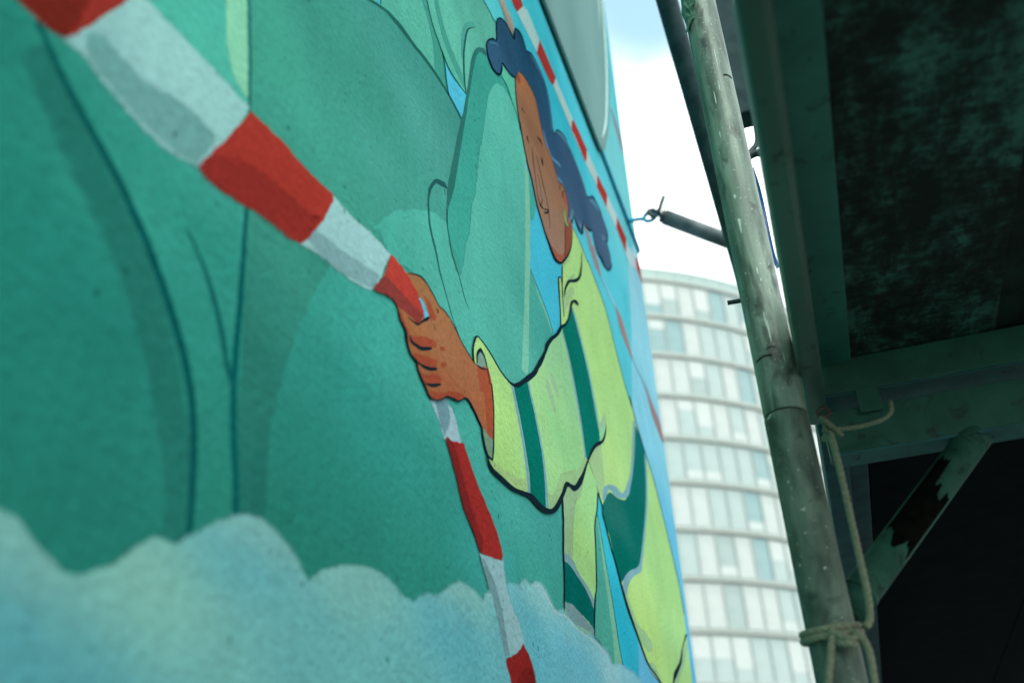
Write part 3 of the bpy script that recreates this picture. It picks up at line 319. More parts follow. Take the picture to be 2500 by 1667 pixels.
('l','painted_worker','hair_shine',30,(84,134,156),1,[[(14793,30420),(15037,30224),(15375,30184),(15874,30458),(16129,30520)],[(14746,30374),(14941,30131),(15253,30060),(15704,30273),(16091,30480)]],0,0),
('l','painted_worker','hair_shine',31,(78,124,146),1,[[(15950,31431),(16498,31817),(16919,31976),(17325,32060),(17918,32091),(18498,32003),(18735,31833)],[(15901,31369),(16329,31624),(16773,31824),(17225,31962),(17810,31990),(18383,31901),(18675,31783)]],0,0),
('l','painted_worker','hair_shine',32,(84,134,156),1,[[(15500,29898),(15767,29948),(16050,30068),(16316,30090)],[(15419,29821),(15566,29750),(15926,29944),(16273,30049)]],0,0),
('l','painted_worker','hair_shine',30,(84,134,156),1,[[(16461,29362),(16562,29441),(16739,29716),(16904,29942)],[(16453,29330),(16765,29559),(16926,29848),(16952,29976)]],0,0),
('l','painted_worker','hair_shine',32,(76,124,146),1,[[(19310,32103),(19907,32406),(20196,32359)],[(19017,31813),(19558,32086),(20093,32270)]],0,0),
('l','painted_worker','hair_shine',30,(84,134,156),1,[[(20220,31643),(20584,31741),(20812,31950)],[(20144,31580),(20410,31574),(20862,31972)]],0,0),
('l','painted_worker','hair_shine',30,(84,134,156),1,[[(17816,30279),(17785,30036),(17510,29910),(17403,29970)],[(17763,30239),(17686,29972),(17647,30028),(17443,30004)]],0,0),
('l','painted_worker','ink_line',31,(12,32,44),1,[[(13849,31773),(13569,31872),(13339,31792),(13137,31655),(13072,31494),(13036,31246),(12842,31137),(12617,31099),(12328,30998),(12059,30769),(11972,30650),(11886,30438),(11860,30140),(11819,29917),(11590,29697),(11396,29485),(11264,29285),(11252,29095),(11357,28969),(11596,28972),(11865,29149),(11977,29390),(12091,29649),(12501,29823),(12793,30003),(13019,30227),(13194,30513)],[(13893,31824),(13654,31975),(13435,31922),(13128,31682),(12991,31412),(12907,31135),(12916,31230),(12676,31176),(12388,31084),(12086,30838),(11901,30588),(11817,30364),(11802,30079),(11757,29872),(11615,29785),(11350,29472),(11203,29227),(11190,29027),(11287,28887),(11524,28879),(11888,29113),(12099,29501),(12055,29587),(12442,29745),(12741,29918),(13064,30247),(13241,30552)]],0,0),
('l','painted_worker','ink_line',32,(12,32,44),1,[[(13904,31846),(14281,32150),(14694,32285),(15114,32334),(15438,32192),(15611,31929),(15652,31519),(15680,31215),(15790,31223),(16055,31564),(16567,31922),(16912,32049),(17140,32043),(17647,32097)],[(13837,31738),(14204,32049),(14640,32221),(15064,32278),(15385,32137),(15556,31876),(15589,31460),(15590,31130),(15777,31168),(16057,31532),(16491,31834),(16836,31971),(17091,31994),(17595,32046)]],0,0),
('l','painted_worker','ink_line',33,(12,32,44),1,[[(18764,31800),(18999,31925),(19532,32383),(20062,32536),(20561,32570)],[(18715,31752),(18946,31836),(19410,32253),(19961,32447),(20494,32512)]],0,0),
('l','painted_worker','ink_line',31,(12,32,44),1,[[(20935,32470),(21121,32291),(20942,31886),(20456,31618)],[(20863,32413),(20975,32183),(20754,31776),(20538,31696)]],0,0),
('l','painted_worker','ink_line',33,(12,32,44),1,[[(16449,29332),(16660,29395),(16965,29790),(17199,29798),(17481,29773),(17571,29763),(17916,30359),(18260,30451),(18739,30709),(19002,30881)],[(16401,29287),(16728,29395),(16976,29773),(17122,29733),(17367,29675),(17795,29902),(17986,30399),(18165,30364),(18618,30577),(18989,30854)]],0,0),
('l','painted_worker','ink_line',30,(12,32,44),1,[[(19376,30473),(19865,30623),(20207,30601),(20686,30838),(21000,31151),(21109,31332)],[(19306,30416),(19657,30457),(20091,30506),(20681,30791),(21164,31251),(21181,31380)]],0,0),
('f','painted_worker','face',34,(138,110,84),0,[(13171,30494),(13511,30716),(14023,30853),(14336,30837),(14576,30408),(14903,30087),(15119,30162),(15363,30034),(15602,29873),(15786,29767),(16015,29971),(16282,30020),(16475,29912),(16514,29721),(16392,29323),(16685,29363),(16670,29200),(16493,28724),(16174,28246),(15689,27724),(15343,27409),(14976,27226),(14725,27223),(14499,27308),(14274,27387),(14069,27541),(13812,27719),(13595,28102),(13352,28327),(13178,28633),(13017,29020),(13049,28867),(12895,29310),(12867,29883),(12878,30041),(13041,30231)],0,[(13214,30324,152,102,66),(13640,30237,134,104,76),(13933,29632,130,100,74),(14336,28915,138,110,84),(14737,28201,140,116,94),(15193,27729,142,118,96)]),
('f','painted_worker','face_shade',35,(134,76,50),1,[(13106,30366),(13228,30411),(13260,30317),(13094,30092),(12977,30064),(12922,30071)],0,0),
('f','painted_worker','face_shade',35,(146,88,68),1,[(14553,27348),(14791,27292),(15051,27307),(15339,27448),(15666,27773),(15710,27905),(15295,27548),(14844,27381)],[(14450,27294),(14668,27191),(14942,27207),(15360,27424),(15798,27850),(15784,27993),(15346,27621),(14952,27482)],0),
('f','painted_worker','neck_shade',36,(128,76,58),0,[(16029,28903),(16683,29357),(16670,29200),(16474,28711),(16176,28255),(15744,27831)],0,0),
('f','painted_worker','ear_shade',35,(146,88,72),1,[(16029,29743),(16259,29932),(16434,29866),(16402,29635),(16169,29584)],0,0),
('l','painted_worker','ink_line',35,(34,34,36),1,[[(13204,29562),(13313,29609),(13400,29603)],[(13155,29503),(13253,29542),(13378,29579)]],0,0),
('l','painted_worker','ink_line',35,(34,34,36),1,[[(13468,29093),(13524,29054),(13539,28966)],[(13401,29029),(13431,28965),(13512,28940)]],0,0),
('l','painted_worker','ink_line',35,(34,34,36),1,[[(14264,29770),(14497,29895),(14558,29847),(14623,29818)],[(14193,29687),(14361,29750),(14485,29774),(14597,29792)]],0,0),
('l','painted_worker','ink_line',35,(34,34,36),1,[[(13748,29056),(13788,28903),(13803,28659),(13877,28285),(13940,27997),(14105,27916),(14253,27975)],[(13720,29031),(13739,28860),(13754,28617),(13836,28250),(13899,27962),(14025,27845),(14159,27881)]],0,0),
('l','painted_worker','ink_line',35,(34,34,36),1,[[(14245,28211),(14253,28102),(14121,27904)],[(14216,28188),(14197,28061),(14058,27863)]],0,0),
('l','painted_worker','ink_line',35,(34,34,36),1,[[(14058,29121),(14190,28982),(14432,28637),(14582,28475),(14696,28262),(14704,27992),(14715,27797)],[(14029,29094),(14146,28943),(14380,28593),(14537,28438),(14644,28220),(14659,27957),(14689,27777)]],0,0),
('l','painted_worker','ink_line',35,(34,34,36),1,[[(14036,28596),(14182,28414),(14172,28154)],[(14011,28574),(14154,28390),(14146,28134)]],0,0),
('l','painted_worker','ink_line',35,(34,34,36),1,[[(14470,29398),(14543,29351),(14535,29216)],[(14410,29344),(14406,29230),(14489,29175)]],0,0),
('l','painted_worker','ink_line',35,(34,34,36),1,[[(14031,27860),(14188,27934),(14303,27980),(14426,28061),(14626,28206),(14674,28157),(14410,27923),(14289,27881)],[(13988,27815),(14115,27856),(14266,27937),(14391,27999),(14559,28135),(14524,28070),(14438,27994),(14329,27925)]],0,0),
('l','painted_worker','ink_line',37,(34,34,36),1,[[(16097,29152),(15970,28568),(15756,27839)],[(16052,29118),(15918,28531),(15698,27800)]],0,0),
('l','painted_worker','ink_line',37,(34,34,36),1,[[(15765,29594),(15821,29742),(16069,30017),(16306,30034),(16441,29926),(16547,29747),(16391,29320),(16143,29005)],[(15799,29620),(15894,29793),(16010,29949),(16252,29986),(16386,29879),(16481,29695),(16320,29270),(16104,28980)]],0,0),
('l','painted_worker','ink_line',37,(34,34,36),1,[[(15934,29499),(16016,29737),(16253,29955)],[(15965,29522),(16097,29792),(16277,29955)]],0,0),
('l','painted_worker','ink_line',37,(34,34,36),1,[[(16080,29746),(16185,29598)],[(16044,29715),(16153,29571)]],0,0),
('l','painted_worker','ink_line',38,(12,32,44),1,[[(12900,30075),(12879,29774),(12914,29329),(13068,28885),(13036,29039),(13201,28654),(13377,28351),(13625,28128),(13842,27744),(14096,27564),(14305,27412),(14548,27348),(14789,27275),(15044,27288),(15347,27443),(15612,27690),(16112,28210),(16452,28697),(16642,29179)],[(12861,30036),(12840,29735),(12876,29291),(13030,28849),(12998,29002),(13156,28612),(13326,28304),(13566,28076),(13782,27694),(14042,27518),(14244,27361),(14450,27269),(14663,27172),(14909,27164),(15341,27386),(15767,27759),(16236,28282),(16533,28751),(16698,29220)]],0,0),
('l','painted_worker','ink_line',38,(12,32,44),1,[[(13205,30535),(13528,30733),(14039,30866),(14350,30847),(14591,30423),(14919,30102),(15379,30050),(15804,29783)],[(13165,30480),(13492,30688),(14004,30827),(14320,30815),(14560,30393),(14887,30072),(15346,30019),(15769,29752)]],0,0),
('f','painted_worker','earring',39,(118,168,108),1,[(15945,29211),(16080,29239),(16131,29102),(16204,29028),(16350,29110),(16232,28942),(16046,28886),(15964,28953),(15919,29055)],0,0),
('l','painted_worker','ink_line',40,(20,40,48),1,[[(15967,29228),(15981,28967),(16088,28921),(16235,28954),(16342,29106)],[(15923,29193),(15946,28939),(16038,28878),(16227,28924),(16376,29128)]],0,0),
('l','painted_worker','ink_line',39,(20,40,48),1,[[(15367,26634),(15484,26918),(15864,27345),(16529,27818),(16899,28151),(17238,28701),(17390,29088)],[(15405,26657),(15631,26999),(16005,27378),(16662,27828),(17119,28279),(17347,28773),(17440,29123)]],0,0),
('l','painted_worker','ink_line',39,(20,40,48),1,[[(14894,25696),(14973,26202),(14999,26793),(15139,26957),(15350,27047),(15290,26585)],[(14948,25728),(15028,26237),(15075,26843),(15159,26944),(15253,26979),(15252,26560)]],0,0),
('l','painted_worker','ink_line',39,(20,40,48),1,[[(15214,26086),(15226,26651),(15416,27405)],[(15243,26103),(15284,26688),(15475,27445)]],0,0),
('f','painted_worker','sleeve',43,(152,208,134),0,[(10125,22329),(10100,22458),(10129,22597),(10215,22758),(10306,22817),(10345,22823),(10704,22826),(11170,22773),(11702,22831),(11954,22942),(12513,23329),(12927,23674),(13313,24073),(13743,24577),(14182,25012),(14932,25693),(15549,26241),(15885,26714),(16289,26769),(16686,26316),(17086,25858),(17433,25237),(17527,24845),(17448,24852),(18137,25180),(17883,24850),(17519,24546),(16764,24088),(16165,23558),(15542,22973),(15032,22574),(14435,22417),(14091,22101),(13566,21649),(13133,21458),(12747,21395),(12320,21386),(11500,21179),(10894,21119),(10622,21112),(10708,21251),(10777,21552),(10827,22051),(10786,22366),(10670,22509),(10725,22312),(10646,22430),(10578,22471),(10221,22354)],0,[(10528,22578,154,206,126),(11133,22153,160,214,126),(11234,21600,160,214,126),(12723,22925,146,204,136),(13317,23801,144,204,138),(12528,21845,144,204,138),(14113,23225,136,202,136),(13971,24703,134,198,142),(16783,24897,128,197,144)]),
('f','painted_worker','sleeve_shade',44,(150,194,126),1,[(10602,21189),(10880,21231),(11631,21377),(12167,21555),(12295,21401),(11530,21206),(10929,21146),(10676,21143)],[(10581,21213),(10937,21283),(11684,21430),(12265,21617),(12348,21390),(11469,21153),(10859,21093),(10592,21092)],0),
('f','painted_worker','sleeve_shade',44,(140,186,130),0,[(13200,21752),(13578,21903),(14108,22438),(14556,22677),(15392,23075),(15825,23490),(16048,23518),(15515,22964),(15023,22578),(14426,22420),(14068,22095),(13554,21666),(13156,21481)],[(13158,21741),(13541,21896),(14066,22428),(14543,22685),(15354,23070),(15782,23483),(16115,23545),(15570,22981),(15041,22571),(14444,22414),(14113,22106),(13587,21670),(13115,21460)],0),
('f','painted_worker','sleeve_shade',44,(140,184,142),1,[(13531,23941),(13733,23906),(13969,23766),(14082,23552),(13981,23467),(13740,23577),(13575,23781)],0,0),
('f','painted_worker','sleeve_shade',45,(140,184,142),1,[(13802,24166),(14199,24170),(14388,23965),(14249,23911),(13954,23999)],0,0),
('f','painted_worker','sleeve_shade',44,(140,184,142),1,[(17527,24845),(18032,25421),(18190,25389),(17935,25034)],0,0),
('f','painted_worker','dark_band',46,(8,110,94),0,[(11782,22856),(12499,23278),(12610,23051),(12866,22793),(13096,22395),(13155,21929),(13124,21490),(12901,21430),(12609,21430),(12290,21412),(12305,21702),(12163,22105),(11953,22530)],0,0),
('l','painted_worker','pale_edge',47,(112,164,168),1,[[(11754,22857),(11938,22526),(12163,22108),(12293,21699),(12297,21417)],[(11654,22799),(11822,22463),(12045,22049),(12167,21643),(12180,21368)]],0,0),
('l','painted_worker','pale_edge',47,(112,164,168),1,[[(12542,23316),(12833,22907),(13110,22428),(13203,21974),(13202,21531)],[(12462,23269),(12750,22862),(13009,22379),(13085,21924),(13053,21474)]],0,0),
('f','painted_worker','dark_band',46,(10,110,94),0,[(15000,25658),(15540,26209),(15900,26737),(16078,26641),(16412,26295),(16807,25843),(17150,25230),(17302,24741),(17375,24752),(17316,24455),(16774,24117),(16081,23531),(15946,23607),(15875,24058),(15622,24616),(15446,25094),(15710,24639),(15428,25201)],0,0),
('l','painted_worker','pale_edge',47,(112,164,168),1,[[(15005,25651),(15340,25317),(15666,24740),(15910,24117),(15938,23936),(15999,23543)],[(14916,25593),(15248,25260),(15553,24678),(15778,24050),(15827,23883),(15877,23487)]],0,0),
('l','painted_worker','pale_edge',47,(112,164,168),1,[[(16013,26810),(16553,26312),(17014,25770),(17389,24958),(17419,24773)],[(15911,26740),(16436,26238),(16892,25700),(17254,24889),(17331,24730)]],0,0),
('f','painted_worker','cuff_lining',44,(112,148,130),1,[(10214,22350),(10237,22486),(10362,22639),(10493,22648),(10587,22573),(10607,22479),(10396,22398)],0,0),
('f','painted_worker','cuff_lining',45,(108,148,120),0,[(10334,21527),(10776,21541),(10752,21290),(10690,21239),(10512,21238),(10387,21377)],0,0),
('f','painted_worker','hand',46,(150,104,66),0,[(8039,22308),(8239,22429),(8448,22514),(8611,22530),(8777,22495),(8953,22449),(9122,22488),(9300,22478),(9482,22440),(9635,22383),(9857,22346),(10118,22315),(10324,22359),(10578,22471),(10663,22418),(10724,22218),(10799,22372),(10833,22054),(10771,21549),(10706,21524),(10318,21534),(10111,21618),(9906,21676),(9751,21640),(9547,21494),(9354,21437),(9166,21364),(8984,21233),(8766,21128),(8597,21123),(8618,21148),(8465,21203),(8338,21305),(8312,21370),(8166,21358),(8067,21438),(8029,21518),(8010,21575),(7895,21621),(7821,21702),(7817,21803),(7879,22019)],0,[(8253,22327,148,110,70),(8155,21786,156,110,70),(9092,21957,154,110,76),(10041,22077,150,104,70),(9336,21545,152,98,64),(10466,21829,154,98,64),(7843,21648,147,96,56)]),
('f','painted_worker','hand_shade',47,(148,76,52),1,[(8085,21515),(8153,21494),(8365,21547),(8691,21729),(8842,21848),(8815,21879),(8556,21783),(8307,21651)],[(8054,21511),(8123,21463),(8353,21521),(8698,21712),(8884,21860),(8846,21914),(8568,21811),(8306,21672)],0),
('f','painted_worker','hand_shade',48,(148,76,52),1,[(8199,21377),(8351,21379),(8624,21446),(8814,21546),(8868,21657),(8661,21581),(8307,21432)],[(8157,21351),(8323,21348),(8608,21418),(8843,21545),(8911,21691),(8676,21609),(8314,21456)],0),
('f','painted_worker','hand_shade',49,(148,76,52),1,[(8360,21282),(8483,21238),(8624,21250),(8933,21409),(9001,21502),(8876,21492),(8560,21313)],[(8328,21278),(8446,21208),(8610,21223),(8950,21399),(9050,21531),(8889,21519),(8571,21339)],0),
('f','painted_worker','hand_shade',50,(148,76,52),1,[(8652,21161),(8985,21309),(9354,21515),(9638,21620),(9737,21639),(9547,21511),(9363,21453),(9163,21373),(8979,21243),(8736,21122)],[(8626,21164),(8985,21329),(9358,21539),(9664,21652),(9787,21655),(9547,21489),(9345,21424),(9169,21355),(8988,21227),(8710,21093)],0),
('f','painted_worker','hand_shade',47,(148,76,52),1,[(8543,22307),(8646,22304),(8753,22259),(8822,22181),(8713,22119),(8649,22201)],[(8497,22281),(8686,22341),(8800,22294),(8869,22203),(8675,22083),(8603,22167)],0),
('f','painted_worker','hand_shade',48,(148,76,52),1,[(7852,21720),(7897,21687),(8042,21591),(8119,21564),(8045,21578),(7914,21636)],[(7812,21699),(7933,21718),(8081,21621),(8153,21572),(8010,21547),(7876,21606)],0),
('f','painted_worker','hand_shade',49,(148,76,52),1,[(8985,21903),(9073,21956),(9102,21949),(9037,21901),(8990,21882)],[(8953,21901),(9094,21988),(9151,21969),(9042,21882),(8948,21847)],0),
('f','painted_worker','hand_shade',50,(148,76,52),1,[(9001,21704),(9127,21775),(9145,21759),(9033,21677)],[(8961,21695),(9148,21807),(9186,21768),(9012,21646)],0),
('f','painted_worker','wrist_shade',47,(148,80,56),0,[(10246,22317),(10585,22472),(10743,22227),(10315,22010)],0,0),
('f','painted_worker','wrist_shade',48,(150,80,52),0,[(10383,22378),(10672,22533),(10799,22372),(10833,22054),(10773,21567),(10550,21544),(10476,21987)],0,0),
('f','painted_tape','red_band',49,(168,64,53),0,[(7618,22282),(7796,22289),(8015,22290),(8218,22250),(8374,22189),(8501,22059),(8460,21973),(8328,21834),(8129,21809),(7889,21756),(7796,21744),(7680,21752),(7481,21684),(7230,21575),(7287,21671),(7408,21806),(7528,22036)],0,0),
('f','painted_tape','red_shade',50,(130,60,54),0,[(7246,21590),(7295,21662),(7474,21891),(7562,21924),(7756,21948),(8018,21962),(8292,22000),(8476,22016),(8446,21968),(8331,21843),(8136,21817),(7896,21764),(7803,21752),(7686,21760),(7485,21690)],[(7234,21575),(7280,21658),(7464,21893),(7574,21940),(7770,21964),(8033,21978),(8308,22017),(8496,22033),(8464,21972),(8326,21829),(8122,21801),(7883,21748),(7788,21736),(7674,21745),(7478,21677)],0),
('f','painted_worker','blue_gap',51,(84,182,204),0,[(8338,22179),(8413,22213),(8492,22213),(8618,22130),(8656,22105),(8507,21998),(8501,22059),(8440,22132)],0,0),
('l','painted_worker','ink_line',50,(20,40,48),1,[[(8135,21581),(8186,21545),(8334,21570),(8470,21621),(8666,21730),(8735,21760)],[(8112,21565),(8137,21502),(8284,21511),(8450,21561),(8670,21690),(8740,21745)]],0,0),
('l','painted_worker','ink_line',51,(20,40,48),1,[[(8331,21361),(8506,21411),(8680,21483),(8827,21555),(8885,21579)],[(8319,21348),(8470,21361),(8658,21425),(8830,21517),(8892,21571)]],0,0),
('l','painted_worker','ink_line',51,(20,40,48),1,[[(8540,21214),(8728,21301),(8878,21380),(9003,21437)],[(8531,21197),(8714,21252),(8885,21342),(9007,21427)]],0,0),
('l','painted_worker','ink_line',52,(20,40,48),1,[[(8075,21768),(8214,21801),(8333,21838),(8439,21942),(8535,22033),(8640,22112)],[(8063,21754),(8194,21776),(8334,21812),(8472,21937),(8585,22020),(8672,22105)]],0,0),
('l','painted_worker','ink_line',52,(20,40,48),1,[[(8035,22307),(8244,22441),(8462,22530),(8621,22533),(8789,22505),(8962,22458),(9133,22496),(9309,22486),(9493,22446),(9644,22390),(9868,22355),(10147,22330)],[(8034,22299),(8234,22417),(8435,22497),(8600,22514),(8765,22484),(8943,22440),(9110,22474),(9291,22470),(9470,22428),(9627,22376),(9845,22337),(10123,22311)]],0,0),
('l','painted_worker','ink_line',52,(20,40,48),1,[[(7823,21704),(7903,21628),(8023,21585),(8063,21540),(8085,21450),(8176,21366),(8343,21368),(8361,21284),(8489,21217),(8629,21155),(8608,21131),(8772,21136),(8981,21236),(9164,21368),(9362,21446),(9546,21500),(9751,21648),(9919,21682),(10126,21627),(10345,21541)],[(7810,21695),(7886,21614),(7997,21565),(8008,21504),(8058,21431),(8155,21349),(8307,21341),(8342,21272),(8466,21201),(8607,21141),(8587,21115),(8760,21121),(8986,21226),(9168,21353),(9345,21419),(9547,21483),(9751,21627),(9893,21661),(10096,21608),(10314,21521)]],0,0),
('l','painted_worker','ink_line',52,(20,40,48),1,[[(10111,22307),(10069,22440),(10095,22580),(10178,22738),(10294,22823)],[(10138,22323),(10117,22468),(10150,22607),(10251,22763),(10317,22812)]],0,0),
('l','painted_worker','ink_line',52,(20,40,48),1,[[(10198,22355),(10202,22461),(10252,22572),(10396,22685),(10503,22665),(10589,22604),(10659,22473),(10724,22327),(10796,22372),(10845,22060),(10802,21563),(10764,21357),(10695,21229),(10491,21226),(10365,21365),(10306,21513)],[(10247,22382),(10258,22489),(10347,22607),(10329,22607),(10455,22630),(10552,22581),(10625,22453),(10691,22306),(10752,22347),(10796,22035),(10753,21541),(10705,21333),(10686,21258),(10533,21250),(10410,21388),(10351,21536)]],0,0),
('l','painted_worker','ink_line',52,(20,40,48),1,[[(10230,22351),(10410,22408),(10602,22485)],[(10210,22329),(10381,22370),(10590,22465)]],0,0),
('l','painted_worker','ink_line',52,(20,40,48),1,[[(10498,21214),(10690,21141),(10949,21155),(11548,21215),(11938,21312),(12401,21439),(12841,21455),(13170,21520),(13466,21645),(13989,22062),(14359,22412),(14905,22577),(15189,22770),(15583,23085),(16076,23536),(16575,24007),(17116,24357),(17499,24561),(17826,24829),(18119,25183)],[(10466,21196),(10588,21078),(10838,21071),(11450,21135),(11855,21228),(12236,21315),(12653,21326),(13098,21411),(13670,21665),(14186,22112),(14503,22392),(14945,22487),(15499,22846),(15796,23152),(16211,23580),(16808,24073),(17309,24375),(17694,24613),(18001,24900),(18165,25203)]],0,0),
('l','painted_worker','ink_line',52,(20,40,48),1,[[(10326,22835),(10360,22832),(10723,22841),(11190,22788),(11488,22804),(11732,22862),(11933,22975),(12198,23162),(12427,23347),(12755,23596),(12978,23804),(13199,24040),(13570,24423),(13724,24653),(14092,24999),(14446,25271),(14843,25663),(15252,25974),(15560,26304),(15737,26600),(15877,26831),(16202,27093),(16494,27231),(16588,27191)],[(10285,22800),(10330,22806),(10685,22812),(11150,22758),(11446,22770),(11673,22799),(11977,22916),(12322,23161),(12609,23365),(12961,23645),(13184,23876),(13434,24131),(13732,24493),(13949,24744),(14279,25052),(14628,25330),(15022,25723),(15396,26030),(15670,26362),(15874,26676),(16071,26926),(16191,27020),(16306,27070),(16549,27160)]],0,0)
]
GROUND_PAINT = [(2715,20433,32,118,102),(2913,20188,34,126,108),(3027,19410,34,128,110),(3425,19426,34,128,112),(3847,19141,34,128,112),(3382,18621,32,122,106),(3796,18117,34,124,106),(4189,18520,36,128,112),(4172,17913,34,122,106),(4479,18257,36,124,108),(3135,20573,40,140,120),(3544,20285,48,148,128),(3896,20144,52,150,130),(4280,20165,54,158,138),(4541,20041,50,150,132),(4762,19681,46,144,126),(4967,19159,44,138,120),(5024,18653,44,136,116),(4786,20839,60,160,140),(5009,20544,46,146,128),(3903,21814,72,174,150),(4300,21891,74,176,152),(4640,21878,76,178,154),(3735,21711,70,172,150),(3631,20709,56,154,136),(6376,21059,58,160,142),(7026,21107,60,164,146),(6197,20132,46,142,126),(7264,20274,50,152,136),(6042,19330,40,130,114),(6726,19262,40,134,118),(6018,18667,38,126,108),(7722,20064,50,152,136),(7363,18951,42,134,116),(8171,21191,70,172,154),(7761,21208,64,168,150),(9994,21325,70,172,154),(11468,20834,72,170,154),(12974,21080,66,160,148),(10381,20796,66,166,150),(8833,20086,50,148,132),(8230,19037,46,142,124),(10597,20004,62,166,158),(12222,20143,62,160,142),(6727,21565,66,168,150)]

# ------------------------------------------------------------------ ground
bm = bmesh.new(); box(bm, (-400, -400, -.3), (400, 500, -.1)); tag(from_bm("road", bm, M_ASPHALT), kind='structure')
bm = bmesh.new(); box(bm, (0.0, -14, -.2), (3.2, 16, 0.0), .01); tag(from_bm("pavement", bm, M_PAVE), kind='structure')
# ------------------------------------------------------------------ mural wall
WALL_END, WALL_TOP = 2.66, 9.0
wall = thing("mural_wall", "tall rendered wall painted with a mural of a woman in a yellow jacket holding barrier tape", "wall", (0, WALL_END, 0))
INV = Matrix.Translation((0, -WALL_END, 0))
def to_wall(o, parent):
    o.parent = parent; o.matrix_parent_inverse = INV
    return o
bm = bmesh.new(); box(bm, (-5.0, -9.0, -.1), (-.0015, WALL_END-.0005, WALL_TOP), .003)
to_wall(from_bm("masonry", bm, M_WALL), wall)
def paint_rgb(c):
    l = lin(c); return [min(.9, l[i]/PAINT_GAIN[i]) for i in range(3)]
def idw(y, z, samples):
    sw = 0; r = [0, 0, 0]
    for (sy, sz, cr, cg, cb) in samples:
        w = 1/(((y-sy)*.4)**2+(z-sz)**2+2e-4)**1.6; sw += w; r[0] += cr*w; r[1] += cg*w; r[2] += cb*w
    return (r[0]/sw, r[1]/sw, r[2]/sw)
def paint_mesh(name, verts, faces, cols, alphas, x):
    me = bpy.data.meshes.new(name); me.from_pydata([(x, v[0], v[1]) for v in verts], [], faces)
    at = me.color_attributes.new("paint", 'FLOAT_COLOR', 'POINT')
    for i, (c, a) in enumerate(zip(cols, alphas)): p = paint_rgb(c); at.data[i].color = (p[0], p[1], p[2], a)
    me.update()
    return link(name, me, PAINT)
# painted ground: fine grid in the part of the wall the paint was traced on
gp = [(a/1e4, b_/1e4, r, g, bl) for a, b_, r, g, bl in GROUND_PAINT]
ys = [-.6+i*.04 for i in range(int(3.26/.04)+1)]; ys[-1] = WALL_END
zs = [1.0+i*.04 for i in range(126)]
V = [(y, z) for z in zs for y in ys]; ny = len(ys)
F = [(j*ny+i, j*ny+i+1, (j+1)*ny+i+1, (j+1)*ny+i) for j in range(len(zs)-1) for i in range(ny-1)]
to_wall(paint_mesh("painted_ground", V, F, [idw(y, z, gp) for y, z in V], [1]*len(V), 0.0), wall)
AN = .3
def smooth_loop(P, thr, closed=True, n=5, jit=0.0, P2=None):
    """corner-aware Hermite smoothing; P2 is smoothed alongside with the same corners"""
    N = len(P); Q = [Vector((p[0]*AN, p[1])) for p in P]
    def corner(i):
        if not closed and i in (0, N-1): return True
        a, b_ = Q[i]-Q[i-1], Q[(i+1) % N]-Q[i]
        if a.length < 1e-7 or b_.length < 1e-7: return True
        return a.angle(b_) > thr
    cr = [corner(i) for i in range(N)]
    def run(P):
        P = [Vector(p) for p in P]; o = []
        for i in range(N if closed else N-1):
            j = (i+1) % N; a, b_ = P[i], P[j]; d = (b_-a)
            ta = d if cr[i] else (P[j]-P[i-1])*.5
            tb = d if cr[j] else (P[(j+1) % N]-a)*.5
            L_ = d.length
            for tt in (ta, tb):
                if tt.length > 1.4*L_: tt *= 1.4*L_/tt.length
            for k in range(n):
                s = k/n
                o.append(a*(2*s**3-3*s*s+1)+ta*(s**3-2*s*s+s)+b_*(-2*s**3+3*s*s)+tb*(s**3-s*s))
        if not closed: o.append(P[-1])
        return o
    A = run(P); B = run(P2) if P2 else None
    if jit:
        for k in range(len(A)):
            e = Vector((random.gauss(0, jit), random.gauss(0, jit*.7))); A[k] = A[k]+e
            if B: B[k] = B[k]+e
    return A, B
def clip(P):
    """keep the paint on the wall: cut everything beyond the wall's end"""
    o = []; E = WALL_END+.0003
    for i in range(len(P)):
        a, b_ = P[i-1], P[i]
        if (a[0] <= E) != (b_[0] <= E):
            s = (E-a[0])/(b_[0]-a[0]); o.append((E, a[1]+(b_[1]-a[1])*s))
        if b_[0] <= E: o.append((b_[0], b_[1]))
    return o
parents = {}
